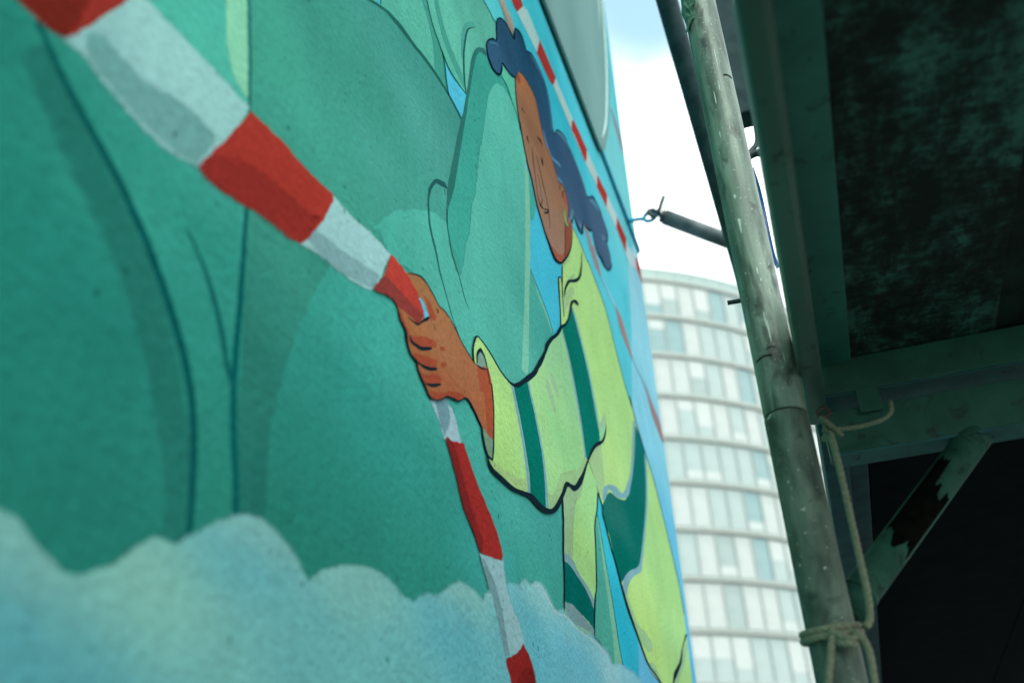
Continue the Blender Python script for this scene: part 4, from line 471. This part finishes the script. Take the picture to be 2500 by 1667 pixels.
for (kind, par, name, lv, colr, sm, D1, D2, cols) in MURAL:
    x = lv*.00004
    samples = [(a/1e4, b_/1e4, r, g, bl) for a, b_, r, g, bl in cols] if cols else None
    sc_ = lambda L_: [(a/1e4, b_/1e4) for a, b_ in L_]
    verts, faces, al = [], [], []
    if kind == 'f':
        A, B = smooth_loop(sc_(D1), 1.75 if sm else .75, True, 5, .0007, sc_(D2) if D2 else None)
        if not D2: A = clip(A)
        if len(A) < 3: continue
        pts = [Vector(p) for p in A]; n0 = len(pts)
        if samples:
            y0, y1 = min(p[0] for p in A), max(p[0] for p in A); z0, z1 = min(p[1] for p in A), max(p[1] for p in A)
            sy, sz = max(.012, (y1-y0)/36), max(.008, (z1-z0)/36)
            y = y0
            while y < y1:
                z = z0
                while z < z1: pts.append(Vector((y+random.uniform(-.2, .2)*sy, z+random.uniform(-.2, .2)*sz))); z += sz
                y += sy
        r = delaunay_2d_cdt(pts, [], [list(range(n0))], 1, 1e-6)
        used = sorted({i for f in r[2] for i in f}); idx = {k: i for i, k in enumerate(used)}
        verts = [tuple(r[0][k]) for k in used]; al = [1]*len(verts); faces = []
        for f in r[2]:
            f = [idx[k] for k in f]; p = [Vector(verts[k]) for k in f[:3]]
            faces.append(f if (p[1]-p[0]).cross(p[2]-p[0]) > 0 else f[::-1])
        if D2:
            o0 = len(verts); n = len(A); verts += [tuple(p) for p in A]+[tuple(p) for p in B]; al += [1]*n+[0]*n
            faces += [(o0+i, o0+(i+1) % n, o0+n+(i+1) % n, o0+n+i) for i in range(n)]
    else:
        Lp, Rp = smooth_loop(sc_(D1[0]), 2.2, False, 5, .0003, sc_(D1[1]))
        n = len(Lp); rows = [[tuple(p) for p in Lp], [tuple(p) for p in Rp]]; ar = [1, 1]
        if D2:
            Lo, Ro = smooth_loop(sc_(D2[0]), 2.2, False, 5, 0, sc_(D2[1])); rows = [[tuple(p) for p in Lo]]+rows+[[tuple(p) for p in Ro]]; ar = [0, 1, 1, 0]
        for row, a_ in zip(rows, ar): verts += [(min(p[0], WALL_END+.0003), p[1]) for p in row]; al += [a_]*n
        for q in range(len(rows)-1): faces += [(q*n+i, q*n+i+1, (q+1)*n+i+1, (q+1)*n+i) for i in range(n-1)]
    cc = [idw(v[0], v[1], samples) if samples else colr for v in verts]
    o = paint_mesh(name, verts, faces, cc, al, x)
    if name == par: parents[par] = to_wall(o, wall)
    else:
        # a part's own origin is the world's, so its children need only the parent link
        o.parent = parents[par]
# ------------------------------------------------------------------ round office tower
TC, TR, BAY, PH = Vector((-20.6, 84.8, 0)), 26.0, math.radians(3), math.radians(-55.15)
FH, B0 = 3.31, 44.6                                   # storey height, height of the top floor edge
tower = thing("office_tower", "pale round office tower with curved rows of windows rising beyond the wall", "building", TC)
def ring_strip(bm, a0, a1, n, prof, closed=True):
    """sweep a (radius, z) profile round the tower's axis"""
    rows = []
    for i in range(n+1):
        a = a0+(a1-a0)*i/n; rows.append([bm.verts.new((TC.x+r*math.cos(a), TC.y+r*math.sin(a), z)) for r, z in prof])
    m = len(prof)
    for i in range(n):
        for k in range(m if closed else m-1): bm.faces.new((rows[i][k], rows[i][(k+1) % m], rows[i+1][(k+1) % m], rows[i+1][k]))
    if closed:
        bm.faces.new(rows[0]); bm.faces.new(rows[-1][::-1])
    bmesh.ops.recalc_face_normals(bm, faces=bm.faces)
A0, A1 = math.radians(-170), math.radians(60)
bm = bmesh.new(); ring_strip(bm, A0, A1, 150, [(TR-.18, 0), (TR-.18, B0), (TR-3, B0), (TR-3, 0)]); from_bm("wall", bm, M_FACADE, tower)
for k in range(14):
    z = B0-FH*k
    if z < 1: continue
    bm = bmesh.new(); ring_strip(bm, A0, A1, 150, [(TR+.13, z-.10), (TR+.13, z+.10), (TR-.15, z+.16), (TR-.15, z-.16)]); from_bm("floor_edge", bm, M_BAND, tower)
bm = bmesh.new(); ring_strip(bm, A0, A1, 150, [(TR+.06, B0+1.0), (TR+.06, B0+1.06), (TR-.1, B0+1.06), (TR-.1, B0+1.0)]); from_bm("parapet_rail", bm, M_BAND, tower)
bm = bmesh.new(); ring_strip(bm, A0, A1, 120, [(TR-2.9, B0-.3), (TR-2.9, B0-.05), (TR-25, B0-.05), (TR-25, B0-.3)]); from_bm("roof", bm, M_BAND, tower)
bm = bmesh.new(); ring_strip(bm, A0, A1, 150, [(TR-.04, B0+.1), (TR-.04, B0+1.0), (TR-.12, B0+1.0), (TR-.12, B0+.1)]); from_bm("parapet_wall", bm, M_BAND, tower)
# unit bay, built at angle 0 facing +X, then turned into place
bw = TR*BAY; hw = bw/2
bm = bmesh.new()
for lo, hi in (((-.02, -hw+.002, .17), (.07, -hw+.05, FH-.17)), ((-.02, hw-.05, .17), (.07, hw-.002, FH-.17)), ((-.02, -hw+.051, .17), (.05, hw-.051, .27)), ((-.02, -hw+.051, FH-.22), (.05, hw-.051, FH-.17))): box(bm, lo, hi)
ME_FRAME = bpy.data.meshes.new("window_frame"); bm.to_mesh(ME_FRAME); bm.free(); ME_FRAME.materials.append(M_FACADE)
ME_PANE = []
for m in M_GLASS:
    bm = bmesh.new(); box(bm, (-.05, -hw+.052, .275), (-.03, hw-.052, FH-.225)); me = bpy.data.meshes.new("window_pane"); bm.to_mesh(me); bm.free(); me.materials.append(m); ME_PANE.append(me)
ME_BLIND = []
for fr in (.3, .5, .72, -.22):
    bm = bmesh.new(); H = FH-.61
    lo, hi = (.345+H*(1-fr), FH-.265) if fr > 0 else (.345, .345-H*fr)
    box(bm, (-.027, -hw+.07, lo+.002), (-.02, hw-.07, hi-.002)); me = bpy.data.meshes.new("window_blind"); bm.to_mesh(me); bm.free(); me.materials.append(M_BLIND); ME_BLIND.append(me)
ME_PARA = bpy.data.meshes.new("parapet_panel"); bm = bmesh.new(); box(bm, (-.03, -hw+.022, .13), (.02, hw-.022, .99)); bm.to_mesh(ME_PARA); bm.free(); ME_PARA.materials.append(M_PARA)
def bay_matrix(k, z):
    a = PH+BAY*(k+.5); return Matrix.Translation((TC.x+TR*math.cos(a), TC.y+TR*math.sin(a), z)) @ Matrix.Rotation(a, 4, 'Z')
def piece(name, me, k, z, parent, own=False):
    o = link(name, me); o.parent = parent
    if parent == tower: o.matrix_parent_inverse = Matrix.Translation(-TC); o.matrix_local = bay_matrix(k, z); o.matrix_basis = bay_matrix(k, z)
    return o
rnd = random.Random(21)
rowtone = [2, 2, 0, 0, 1, 0, 0, 0, 0, 0, 1, 0]
for fl in range(1, 12):
    for k in range(-6, 9):
        z = B0-FH*fl
        w = piece("window", ME_FRAME, k, z, tower)
        t_ = rowtone[fl-1] if rnd.random() < .55 else rnd.choice((0, 1, 2, 3, 1))
        if k >= 1 and fl < 3 and rnd.random() < .5: t_ = 1
        piece("pane", ME_PANE[t_], k, z, w)
        if rnd.random() < .5 and t_ != 0: piece("blind", ME_BLIND[rnd.choice((0, 1, 2, 3, 3))], k, z, w)
for k in range(-6, 9): piece("parapet_panel", ME_PARA, k, B0, tower)
# the bays round the sides, out of the picture, joined into one mesh
bm = bmesh.new()
for fl in range(1, 13):
    for k in list(range(-36, -6))+list(range(9, 36)):
        M_ = bay_matrix(k, B0-FH*fl); box(bm, (-.05, -hw+.07, .34), (-.02, hw-.07, FH-.26), 0, M_)
tag(from_bm("side_windows", bm, M_GLASS[1], tower), kind='stuff')

# ------------------------------------------------------------------ grey panel on the wall
pan = thing("wall_panel", "large smooth grey panel with rounded edge fixed high on the painted wall", "panel", (0, 1.4, 3.5))
edge = [(2.06, 3.517), (2.10, 3.522), (2.135, 3.54), (2.17, 3.578), (2.21, 3.632), (2.27, 3.725), (2.34, 3.868), (2.40, 4.008), (2.455, 4.165), (2.515, 4.395), (2.575, 4.72), (2.60, 5.1), (2.61, 5.9)]
edge = [tuple(p) for p in hermite([(a, b_, 0) for a, b_ in edge], 4)]
outline = [(p[0], p[1]) for p in edge]+[(.4, 5.9), (.4, 3.503), (1.0, 3.507), (1.6, 3.512)]
cen = Vector((1.4, 4.4))
def inset(P, d):
    o = []
    for i in range(len(P)):
        a, b_ = Vector(P[i-1]), Vector(P[(i+1) % len(P)]); tg = (b_-a).normalized(); n = Vector((-tg.y, -.12*tg.x if False else tg.x*.3))
        o.append(Vector(P[i])+n*d)
    return o
bm = bmesh.new(); rings = []
for x_, d in ((.004, .012), (.006, .0), (.010, -.0005), (.013, .006), (.0142, .02), (.0142, .05)):
    rings.append([bm.verts.new((x_, p.x, p.y)) for p in inset(outline, d)])
n = len(outline)
for a, b_ in zip(rings, rings[1:]):
    for i in range(n): bm.faces.new((a[i], a[(i+1) % n], b_[(i+1) % n], b_[i])).smooth = True
bm.faces.new(rings[-1]); bmesh.ops.recalc_face_normals(bm, faces=bm.faces)
from_bm("panel_sheet", bm, M_PANEL, pan)
def rim_streak(d, i0, i1, r_, zc):  # raised pale tubes that paint the sky-reflection streaks along the panel rim
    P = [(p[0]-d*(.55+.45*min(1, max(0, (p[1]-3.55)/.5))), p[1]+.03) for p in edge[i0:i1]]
    N = len(P); bm = bmesh.new(); tube(bm, [(.0142, a, b_) for a, b_ in P], [r_*min(1, .15+i/(N*.22)) for i in range(N)], 10); from_bm("highlight_streak", bm, M_STREAK, pan)
rim_streak(.045, 10, len(edge), .0040, 0)
rim_streak(.115, 34, len(edge), .0026, 0)
bm = bmesh.new(); P0 = inset(outline, .003); vs = [[bm.verts.new((x_, p.x+random.gauss(0, .002), p.y+random.gauss(0, .002))) for p in P0] for x_ in (.003, .0065)]  # dark strip painting the shadow gap behind the panel edge
for i in range(n): bm.faces.new((vs[0][i], vs[0][(i+1) % n], vs[1][(i+1) % n], vs[1][i]))
bm.faces.new(vs[1]); bmesh.ops.recalc_face_normals(bm, faces=bm.faces); from_bm("gap_shade_strip", bm, M_GAPSHADE, pan)

# ------------------------------------------------------------------ cable, eyebolt, tie tube
cab = tube(bmesh.new(), [(.006, 2.10+.03*i, 3.553+.001*math.sin(i*.7)) for i in range(19)]+[(.004, 2.658, 3.552), (-.01, 2.668, 3.55)], .0055, 10)
tag(from_bm("wall_cable", cab, M_BLUEPAINT), "thin cable painted blue running level from the grey panel to the wall corner", "cable")
eye = thing("eyebolt", "blue painted eyebolt sticking out of the wall beside its corner", "eyebolt", (0, 2.496, 3.554))
bm = bmesh.new(); tube(bm, hermite([(-.01, 2.50, 3.556), (.03, 2.485, 3.548), (.052, 2.473, 3.535), (.060, 2.468, 3.530)], 6), .0065, 12)
from_bm("shank", bm, M_BLUEPAINT, eye)
cx = Vector((.080, 2.458, 3.526)); e1 = Vector((.9, -.25, -.1)).normalized(); e2 = Vector((.05, .0, 1)).normalized()
bm = bmesh.new(); tube(bm, [cx+(e1*math.cos(a)*.021+e2*math.sin(a)*.0165) for a in [2*math.pi*i/28 for i in range(29)]], .0062, 10, False); from_bm("ring", bm, M_BLUEPAINT, eye)
tie = thing("tie_tube", "short grey tube hooked to the blue eyebolt and running behind the front pole", "scaffold tube", (.124, 2.447, 3.503))
ta, tb = Vector((.124, 2.447, 3.503)), Vector((.345, 2.572, 3.41))
bm = bmesh.new(); td = (tb-ta).normalized(); uu = td.cross(Vector((0, 0, 1))).normalized(); vv = uu.cross(td); pr = [(0, .024), (1, .024), (1, .0205), (0, .0205)]
rg = [[bm.verts.new((ta if e == 0 else tb)+(uu*math.cos(2*math.pi*k/24)+vv*math.sin(2*math.pi*k/24))*r) for k in range(24)] for e, r in pr]
for j in range(4):
    for k in range(24): bm.faces.new((rg[j][k], rg[j][(k+1) % 24], rg[(j+1) % 4][(k+1) % 24], rg[(j+1) % 4][k])).smooth = j in (0, 2)
bmesh.ops.recalc_face_normals(bm, faces=bm.faces); from_bm("tube_body", bm, M_TIE, tie)
bm = bmesh.new(); tube(bm, hermite([(.096, 2.452, 3.512), (.085, 2.446, 3.521), (.078, 2.447, 3.537), (.092, 2.45, 3.541), (.106, 2.45, 3.526), (.115, 2.448, 3.508), (.122, 2.446, 3.496)], 5), .0075, 10)
from_bm("hook", bm, M_STEEL, tie)
bm = bmesh.new(); tube(bm, line_pts((.108, 2.436, 3.512), (.133, 2.432, 3.570), 3), .0068, 8); from_bm("hook_pin", bm, M_STEEL, tie)
bm = bmesh.new(); tube(bm, line_pts(ta-td*.012, ta+td*.004, 2), .0200, 16); from_bm("end_plug", bm, M_STEEL, tie)

# ------------------------------------------------------------------ scaffold
PX, PY = .3578, 1.0225
pole = thing("scaffold_pole", "near upright scaffold pole of scratched grey-green galvanised steel with a joint halfway", "scaffold tube", (PX, PY, 0))
def lathe_z(bm, prof, cx, cy, seg=40, wob=0):
    rows = [[bm.verts.new((cx+r*math.cos(2*math.pi*k/seg), cy+r*math.sin(2*math.pi*k/seg), z)) for k in range(seg)] for r, z in prof]
    for i in range(len(rows)-1):
        for k in range(seg): bm.faces.new((rows[i][k], rows[i][(k+1) % seg], rows[i+1][(k+1) % seg], rows[i+1][k])).smooth = True
    bm.faces.new(rows[0][::-1]); bm.faces.new(rows[-1]); return bm
JZ = 2.088
from_bm("upper_tube", lathe_z(bmesh.new(), [(.0222, JZ+.0008), (.0234, JZ+.0022)]+[(.0234, JZ+.02+.05*i) for i in range(30)]+[(.0234, 5.2)], PX, PY), M_POLE, pole)
from_bm("lower_tube", lathe_z(bmesh.new(), [(.0238, 0.03)]+[(.0238, .1+.08*i) for i in range(24)]+[(.0238, JZ-.012), (.0238, JZ-.002), (.0225, JZ-.0006)], PX, PY), M_POLE2, pole)
from_bm("joint_spigot", lathe_z(bmesh.new(), [(.0215, JZ-.1), (.0215, JZ+.1)], PX, PY), M_BLACK, pole)
bm = bmesh.new(); box(bm, (PX-.075, PY-.075, 0), (PX+.075, PY+.075, .006), .001); from_bm("base_plate", bm, M_POLE2, pole)
rr = random.Random(5)
def on_pole(a, z, r=.0236): return Vector((PX+r*math.cos(a), PY+r*math.sin(a), z))
VA = math.atan2(-PY, .36-PX)                         # bearing from the pole to the viewer's side
def splash(a, z, w, h, tail=0):
    bm = bmesh.new(); N = 14; ring = []
    for i in range(N):
        t_ = 2*math.pi*i/N; dx = math.cos(t_)*w*(1+rr.uniform(-.18, .18)); dz = math.sin(t_)*h*(1+rr.uniform(-.15, .15))
        if math.sin(t_) < -.6: dz -= tail; dx *= .5
        ring.append(bm.verts.new(on_pole(a+dx/.0236, z+dz, .02352)))
    c = bm.verts.new(on_pole(a, z, .0240))
    for i in range(N): bm.faces.new((ring[i], ring[(i+1) % N], c)).smooth = True
    return from_bm("paint_splash", bm, M_SPLASH, pole)
M_SPLASH = worn("paint_splash", (.38, .52, .44), (.5, .62, .54), 200, rough=.6, bumpd=.0002)
for a, z, w, h, tl in ((-.25, 2.383, .0016, .0036, 0), (-.28, 2.345, .0019, .004, .014), (.02, 2.378, .001, .001, 0), (.0, 2.338, .0008, .0008, 0), (-.35, 2.49, .0008, .0025, .006), (-.6, 2.46, .0007, .002, 0),
    (-.2, 2.55, .0006, .012, 0), (.3, 2.62, .0007, .022, 0), (.15, 2.57, .0006, .01, 0), (-.02, 2.20, .0007, .012, 0), (.05, 2.185, .0009, .016, 0), (.1, 2.27, .0009, .003, .004), (.18, 2.255, .0008, .002, 0), (-.5, 2.27, .0008, .0012, 0), (-.45, 2.35, .0006, .0006, 0), (.2, 2.35, .0006, .0006, 0), (-.3, 2.53, .0007, .0009, 0), (.5, 2.15, .0006, .008, 0)):
    splash(VA+a, z, w, h, tl)
for z, a0, a1, th in ((2.154, -.95, -.05, .0011), (2.163, -.3, .2, .0006), (2.59, .55, 1.15, .0012)):      # score marks round the tube
    bm = bmesh.new(); tube(bm, [on_pole(VA+a0+(a1-a0)*i/10, z+.002*math.sin(i*.3), .0232) for i in range(11)], th, 6); from_bm("score_mark", bm, M_BLACK, pole)
# torn film caught on the pole
bm = bmesh.new(); rows = []
for i in range(9):
    rows.append([bm.verts.new(on_pole(VA-1.25+.22*j+.05*math.sin(i*1.3), 2.79-.012*i+.004*math.sin(j*2+i), .0245+.004*rr.random()+.003*(i == 8))) for j in range(6 if True else 0)])
for i in range(8):
    for j in range(5):
        if i > 4 and (j > 3 or (i > 6 and j > 2)): continue
        bm.faces.new((rows[i][j], rows[i][j+1], rows[i+1][j+1], rows[i+1][j]))
bmesh.ops.solidify(bm, geom=bm.faces[:], thickness=.0006)
tag(from_bm("torn_film", bm, M_FLAKE), "scrap of crumpled green plastic film stuck to the near pole at the top", "plastic scrap")
# leaning brace behind the pole
da, db = Vector((.289, 1.569, 3.421)), Vector((.33, 1.847, 2.912)); dd = (da-db).normalized()
tag(from_bm("scaffold_brace", tube(bmesh.new(), line_pts(db-dd*.25, da+dd*2.2, 8), .0242, 24), M_TUBE), "dark leaning brace tube to the left behind the near pole", "scaffold tube")
# square bar hanging down behind the pole
bm = bmesh.new(); box(bm, (.372, 1.085, 2.592), (.4085, 1.12, 5.2), .003); tag(from_bm("hanging_bar", bm, M_TUBE), "dark square bar ending just right of the near pole against the sky", "steel bar")
clp = thing("pipe_clamp", "small dark clamp in the sky gap between the near pole and the deck rail", "clamp", (.39, 1.08, 2.53))
bm = bmesh.new(); tube(bm, hermite([(.378, 1.08, 2.505), (.386, 1.08, 2.517), (.393, 1.08, 2.524), (.3965, 1.08, 2.533), (.398, 1.08, 2.55), (.399, 1.08, 2.59)], 5), .0035, 10); from_bm("jaw", bm, M_STEEL, clp)
bm = bmesh.new(); tube(bm, hermite([(.380, 1.082, 2.509), (.390, 1.082, 2.512), (.400, 1.082, 2.509)], 4), .0055, 10); from_bm("clamp_bolt", bm, M_STEEL, clp)
bm = bmesh.new(); rows = []
sp_ = hermite([(.3835, 1.2, 2.585), (.3862, 1.2, 2.55), (.3868, 1.2, 2.51), (.3860, 1.2, 2.46), (.386, 1.2, 2.42), (.389, 1.2, 2.40)], 5)
for i, p in enumerate(sp_): rows.append([bm.verts.new(p+Vector((.0026*s_, .001*math.sin(i*.5+s_), .002*s_))) for s_ in (-1, 0, 1)])
for i in range(len(rows)-1):
    for j in range(2): bm.faces.new((rows[i][j], rows[i][j+1], rows[i+1][j+1], rows[i+1][j])).smooth = True
bmesh.ops.solidify(bm, geom=bm.faces[:], thickness=.001)
tag(from_bm("blue_strap", bm, M_STRAP), "bright blue plastic strap hanging behind the right edge of the near pole", "strap")
tag(from_bm("steel_pin", tube(bmesh.new(), line_pts((.316, 1.1, 2.2972), (.37, 1.1, 2.295), 3), .0031, 10), M_STEEL), "thin dark pin poking out to the left behind the near pole", "pin")
# deck overhead
deck = thing("scaffold_deck", "dark mouldy working deck overhead seen from below, nearer bay", "scaffold deck", (.6, .2, 2.13))
bm = bmesh.new(); box(bm, (.3815, (.25), 2.13), (.4055, 1.152, 2.19), .006); from_bm("inner_rail", bm, M_RAIL, deck)
bm = bmesh.new(); box(bm, (.4095, (.25), 2.196), (.4465, 1.128, 2.235), .002); from_bm("edge_rail", bm, M_EDGE, deck)
xx = .4458
for i, wd in enumerate((.168, .2, .2, .2)):
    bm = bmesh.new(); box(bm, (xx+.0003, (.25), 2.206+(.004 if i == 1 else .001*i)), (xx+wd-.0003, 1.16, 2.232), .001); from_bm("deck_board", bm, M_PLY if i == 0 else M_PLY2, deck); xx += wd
far = thing("scaffold_deck", "far bay of the working deck beyond the cross beams, its shade painted black", "scaffold deck", (.6, 3, 2.13))
bm = bmesh.new(); box(bm, (.392, 1.19, 2.13), (.424, 6.5, 2.19), .004); from_bm("inner_rail", bm, M_BLUE, far)
bm = bmesh.new(); box(bm, (.4275, 1.19, 2.192), (.458, 6.5, 2.235), .002); from_bm("edge_rail", bm, M_BLUE, far)
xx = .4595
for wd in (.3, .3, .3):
    bm = bmesh.new(); box(bm, (xx+.001, 1.19, 2.2), (xx+wd-.001, 6.5, 2.23), .001); from_bm("deck_board", bm, M_FARSHADE, far); xx += wd
# cross beams and strut
ub = thing("cross_beam", "upper green steel cross beam under the deck edge, above the other beam", "beam", (.8, 1.15, 2.16))
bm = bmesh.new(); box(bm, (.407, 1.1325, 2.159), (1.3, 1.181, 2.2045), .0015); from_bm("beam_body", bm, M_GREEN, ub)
bm = bmesh.new(); box(bm, (.408, 1.1335, 2.1565), (1.3, 1.180, 2.1588), .0005); from_bm("bottom_flange", bm, M_FLANGE, ub)
bm = bmesh.new(); box(bm, (.442, 1.128, 2.127), (.468, 1.131, 2.158), .001); from_bm("hanger_plate", bm, M_GREEN, ub)
lb = thing("cross_beam", "lower green steel cross beam carrying the slanted strut", "beam", (.8, 1.15, 2.08))
bm = bmesh.new(); box(bm, (.398, 1.136, 2.0835), (1.3, 1.168, 2.139), .0015); from_bm("beam_body", bm, M_GREEN, lb)
bm = bmesh.new(); box(bm, (.405, 1.134, 2.0795), (1.3, 1.170, 2.0830), .0005); from_bm("bottom_flange", bm, M_FLANGE, lb)
st = thing("slanted_strut", "slanted green strut tube with torn black tape wrapped round it", "strut", (.38, 1.05, 1.885))
sa, sb = Vector((.372, 1.045, 1.873)), Vector((0.5669, 1.1580, 2.0928)); sd_ = (sb-sa).normalized()
from_bm("strut_tube", tube(bmesh.new(), line_pts(sa, sb, 12), .0185, 28), M_STRUT, st)
us = sd_.cross(Vector((0, -1, 0))).normalized(); vs_ = us.cross(sd_)
bm = bmesh.new(); rows = []; vdir = Vector((.36, 0, 1.6))-(sa+sb)*.5; base_a = math.atan2(vdir.dot(vs_), vdir.dot(us))
for k in range(21):
    a = base_a-1.0+2.0*k/20
    s0 = .105+.012*math.sin(k*.45)+rr.uniform(-.003, .003)-(.012 if k < 6 else 0); s1 = .208+(.028 if k > 12 else (-.03 if 4 < k < 9 else -.012))+rr.uniform(-.005, .005)
    rows.append([bm.verts.new(sa+sd_*(s0+(s1-s0)*j/6)+(us*math.cos(a)+vs_*math.sin(a))*.0195) for j in range(7)])
for k in range(20):
    for j in range(6): bm.faces.new((rows[k][j], rows[k][j+1], rows[k+1][j+1], rows[k+1][j])).smooth = True
bmesh.ops.solidify(bm, geom=bm.faces[:], thickness=.0006); from_bm("black_tape", bm, M_BLACK, st)
bm = bmesh.new(); tube(bm, line_pts(sa+sd_*.03, sa+sd_*.036, 2), .0195, 20); from_bm("weld_collar", bm, M_STRUT, st)
# ------------------------------------------------------------------ ropes
RR = .0037
def laid_rope(bm, pts, R, wob=0):
    P = [Vector(p) for p in pts]; D = [0]
    for a, b_ in zip(P, P[1:]): D.append(D[-1]+(b_-a).length)
    M = max(12, int(D[-1]/.0016)); Q = []; j = 0
    for i in range(M+1):
        d = D[-1]*i/M
        while j < len(P)-2 and D[j+1] < d: j += 1
        Q.append(P[j].lerp(P[j+1], (d-D[j])/max(1e-9, D[j+1]-D[j])))
    T = [(Q[min(i+1, M)]-Q[max(i-1, 0)]).normalized() for i in range(M+1)]
    u = T[0].orthogonal().normalized(); U = []
    for t_ in T: u = (u-t_*u.dot(t_)).normalized(); U.append(u)
    for s_ in range(3):
        S_ = [Q[i]+(U[i]*math.cos(a)+T[i].cross(U[i])*math.sin(a))*R*.34 for i, a in ((i, 2*math.pi*(s_/3+D[-1]*i/M/(R*5.5))) for i in range(M+1))]
        tube(bm, S_, R*.72, 8, True, .05)
    return bm
rope = thing("tied_rope", "beige rope wound twice round the near pole with hanging ends", "rope", (PX, PY-.03, 1.85))
from_bm("long_strand", laid_rope(bmesh.new(), hermite([(.3945, 1.09, 2.085), (.3985, 1.03, 2.063), (.3990, 1.0, 2.034), (.3994, 1.0, 1.993), (.3990, 1.0, 1.949), (.3984, 1.0, 1.907), (.3980, 1.0, 1.879), (.3950, 1.0, 1.8557), (.389, .997, 1.848)], 6), RR), M_ROPE, rope)
wr = []
for i in range(64):
    a = VA+1.3-2*math.pi*i/31.5; wr.append((PX+.0272*math.cos(a), PY+.0272*math.sin(a), 1.8535-.0125*i/63+.0045*math.cos(a-VA)*-1+.003))
from_bm("turns", laid_rope(bmesh.new(), wr, RR), M_ROPE, rope)
from_bm("knot", laid_rope(bmesh.new(), hermite([(.3575, .994, 1.848), (.362, .989, 1.842), (.369, .985, 1.838), (.376, .987, 1.836), (.381, .991, 1.841), (.377, .996, 1.845), (.368, .994, 1.842), (.363, .988, 1.835), (.371, .984, 1.832), (.378, .986, 1.830)], 6), RR), M_ROPE, rope)
from_bm("hanging_end", laid_rope(bmesh.new(), hermite([(.3605, .992, 1.844), (.3565, .988, 1.836), (.3532, .988, 1.824), (.348, .990, 1.808), (.3445, .992, 1.795), (.342, .993, 1.77), (.345, .995, 1.72)], 6), RR), M_ROPE, rope)
from_bm("hanging_end", laid_rope(bmesh.new(), hermite([(.377, .990, 1.842), (.3835, .988, 1.838), (.3870, .988, 1.826), (.3872, .989, 1.812), (.3860, .990, 1.795), (.384, .991, 1.76), (.386, .993, 1.71)], 6), RR), M_ROPE, rope)
hk = thing("beam_hook", "bent beige rod hooked under the upper beam and knotted beside the rail", "hook", (.45, 1.09, 2.1))
from_bm("rod", tube(bmesh.new(), hermite([(.4738, 1.10, 2.122), (.4738, 1.092, 2.114), (.4712, 1.09, 2.103), (.4620, 1.09, 2.0965), (.448, 1.09, 2.0935), (.430, 1.09, 2.0925), (.410, 1.09, 2.094), (.402, 1.088, 2.096)], 6), .0027, 12, True, .02), M_ROPE, hk)
from_bm("knot", tube(bmesh.new(), hermite([(.3955, 1.08, 2.107), (.4, 1.076, 2.099), (.408, 1.078, 2.089), (.413, 1.082, 2.083), (.408, 1.084, 2.088), (.400, 1.082, 2.096), (.3955, 1.08, 2.088)], 6), .003, 10, True, .03), M_ROPE, hk)
bm = bmesh.new(); tube(bm, [Vector((.3995+.006*math.cos(a), 1.082, 2.113+.006*math.sin(a))) for a in [2*math.pi*i/16 for i in range(17)]], .0028, 8, False); tag(from_bm("rusty_ring", bm, worn("rust", (.05, .03, .02), (.09, .07, .05), 80)), "small rusty ring at the end of the inner deck rail", "ring")
# outer uprights that carry the deck, beyond the right edge of the picture
for (ux, uy, lb_) in ((1.25, 1.02, "outer scaffold upright carrying the deck"),):
    o = thing("scaffold_upright", lb_, "scaffold tube", (ux, uy, 0)); from_bm("upright_tube", lathe_z(bmesh.new(), [(.0238, 0), (.0238, 5.2)], ux, uy, 24), M_POLE2, o)

# unseen boards on the street side, added to block light under the deck
blocker = thing("light_blocker", "unseen waist-high green boards added on the street side to block light", "light blocker", (1.45, 1.0, 0))
for i in range(10):
    bm = bmesh.new(); box(bm, (1.45, -.4+1.2*i+.004, .05), (1.468, -.4+1.2*(i+1)-.004, 1.1), .002); from_bm("board", bm, M_BLOCKER, blocker)
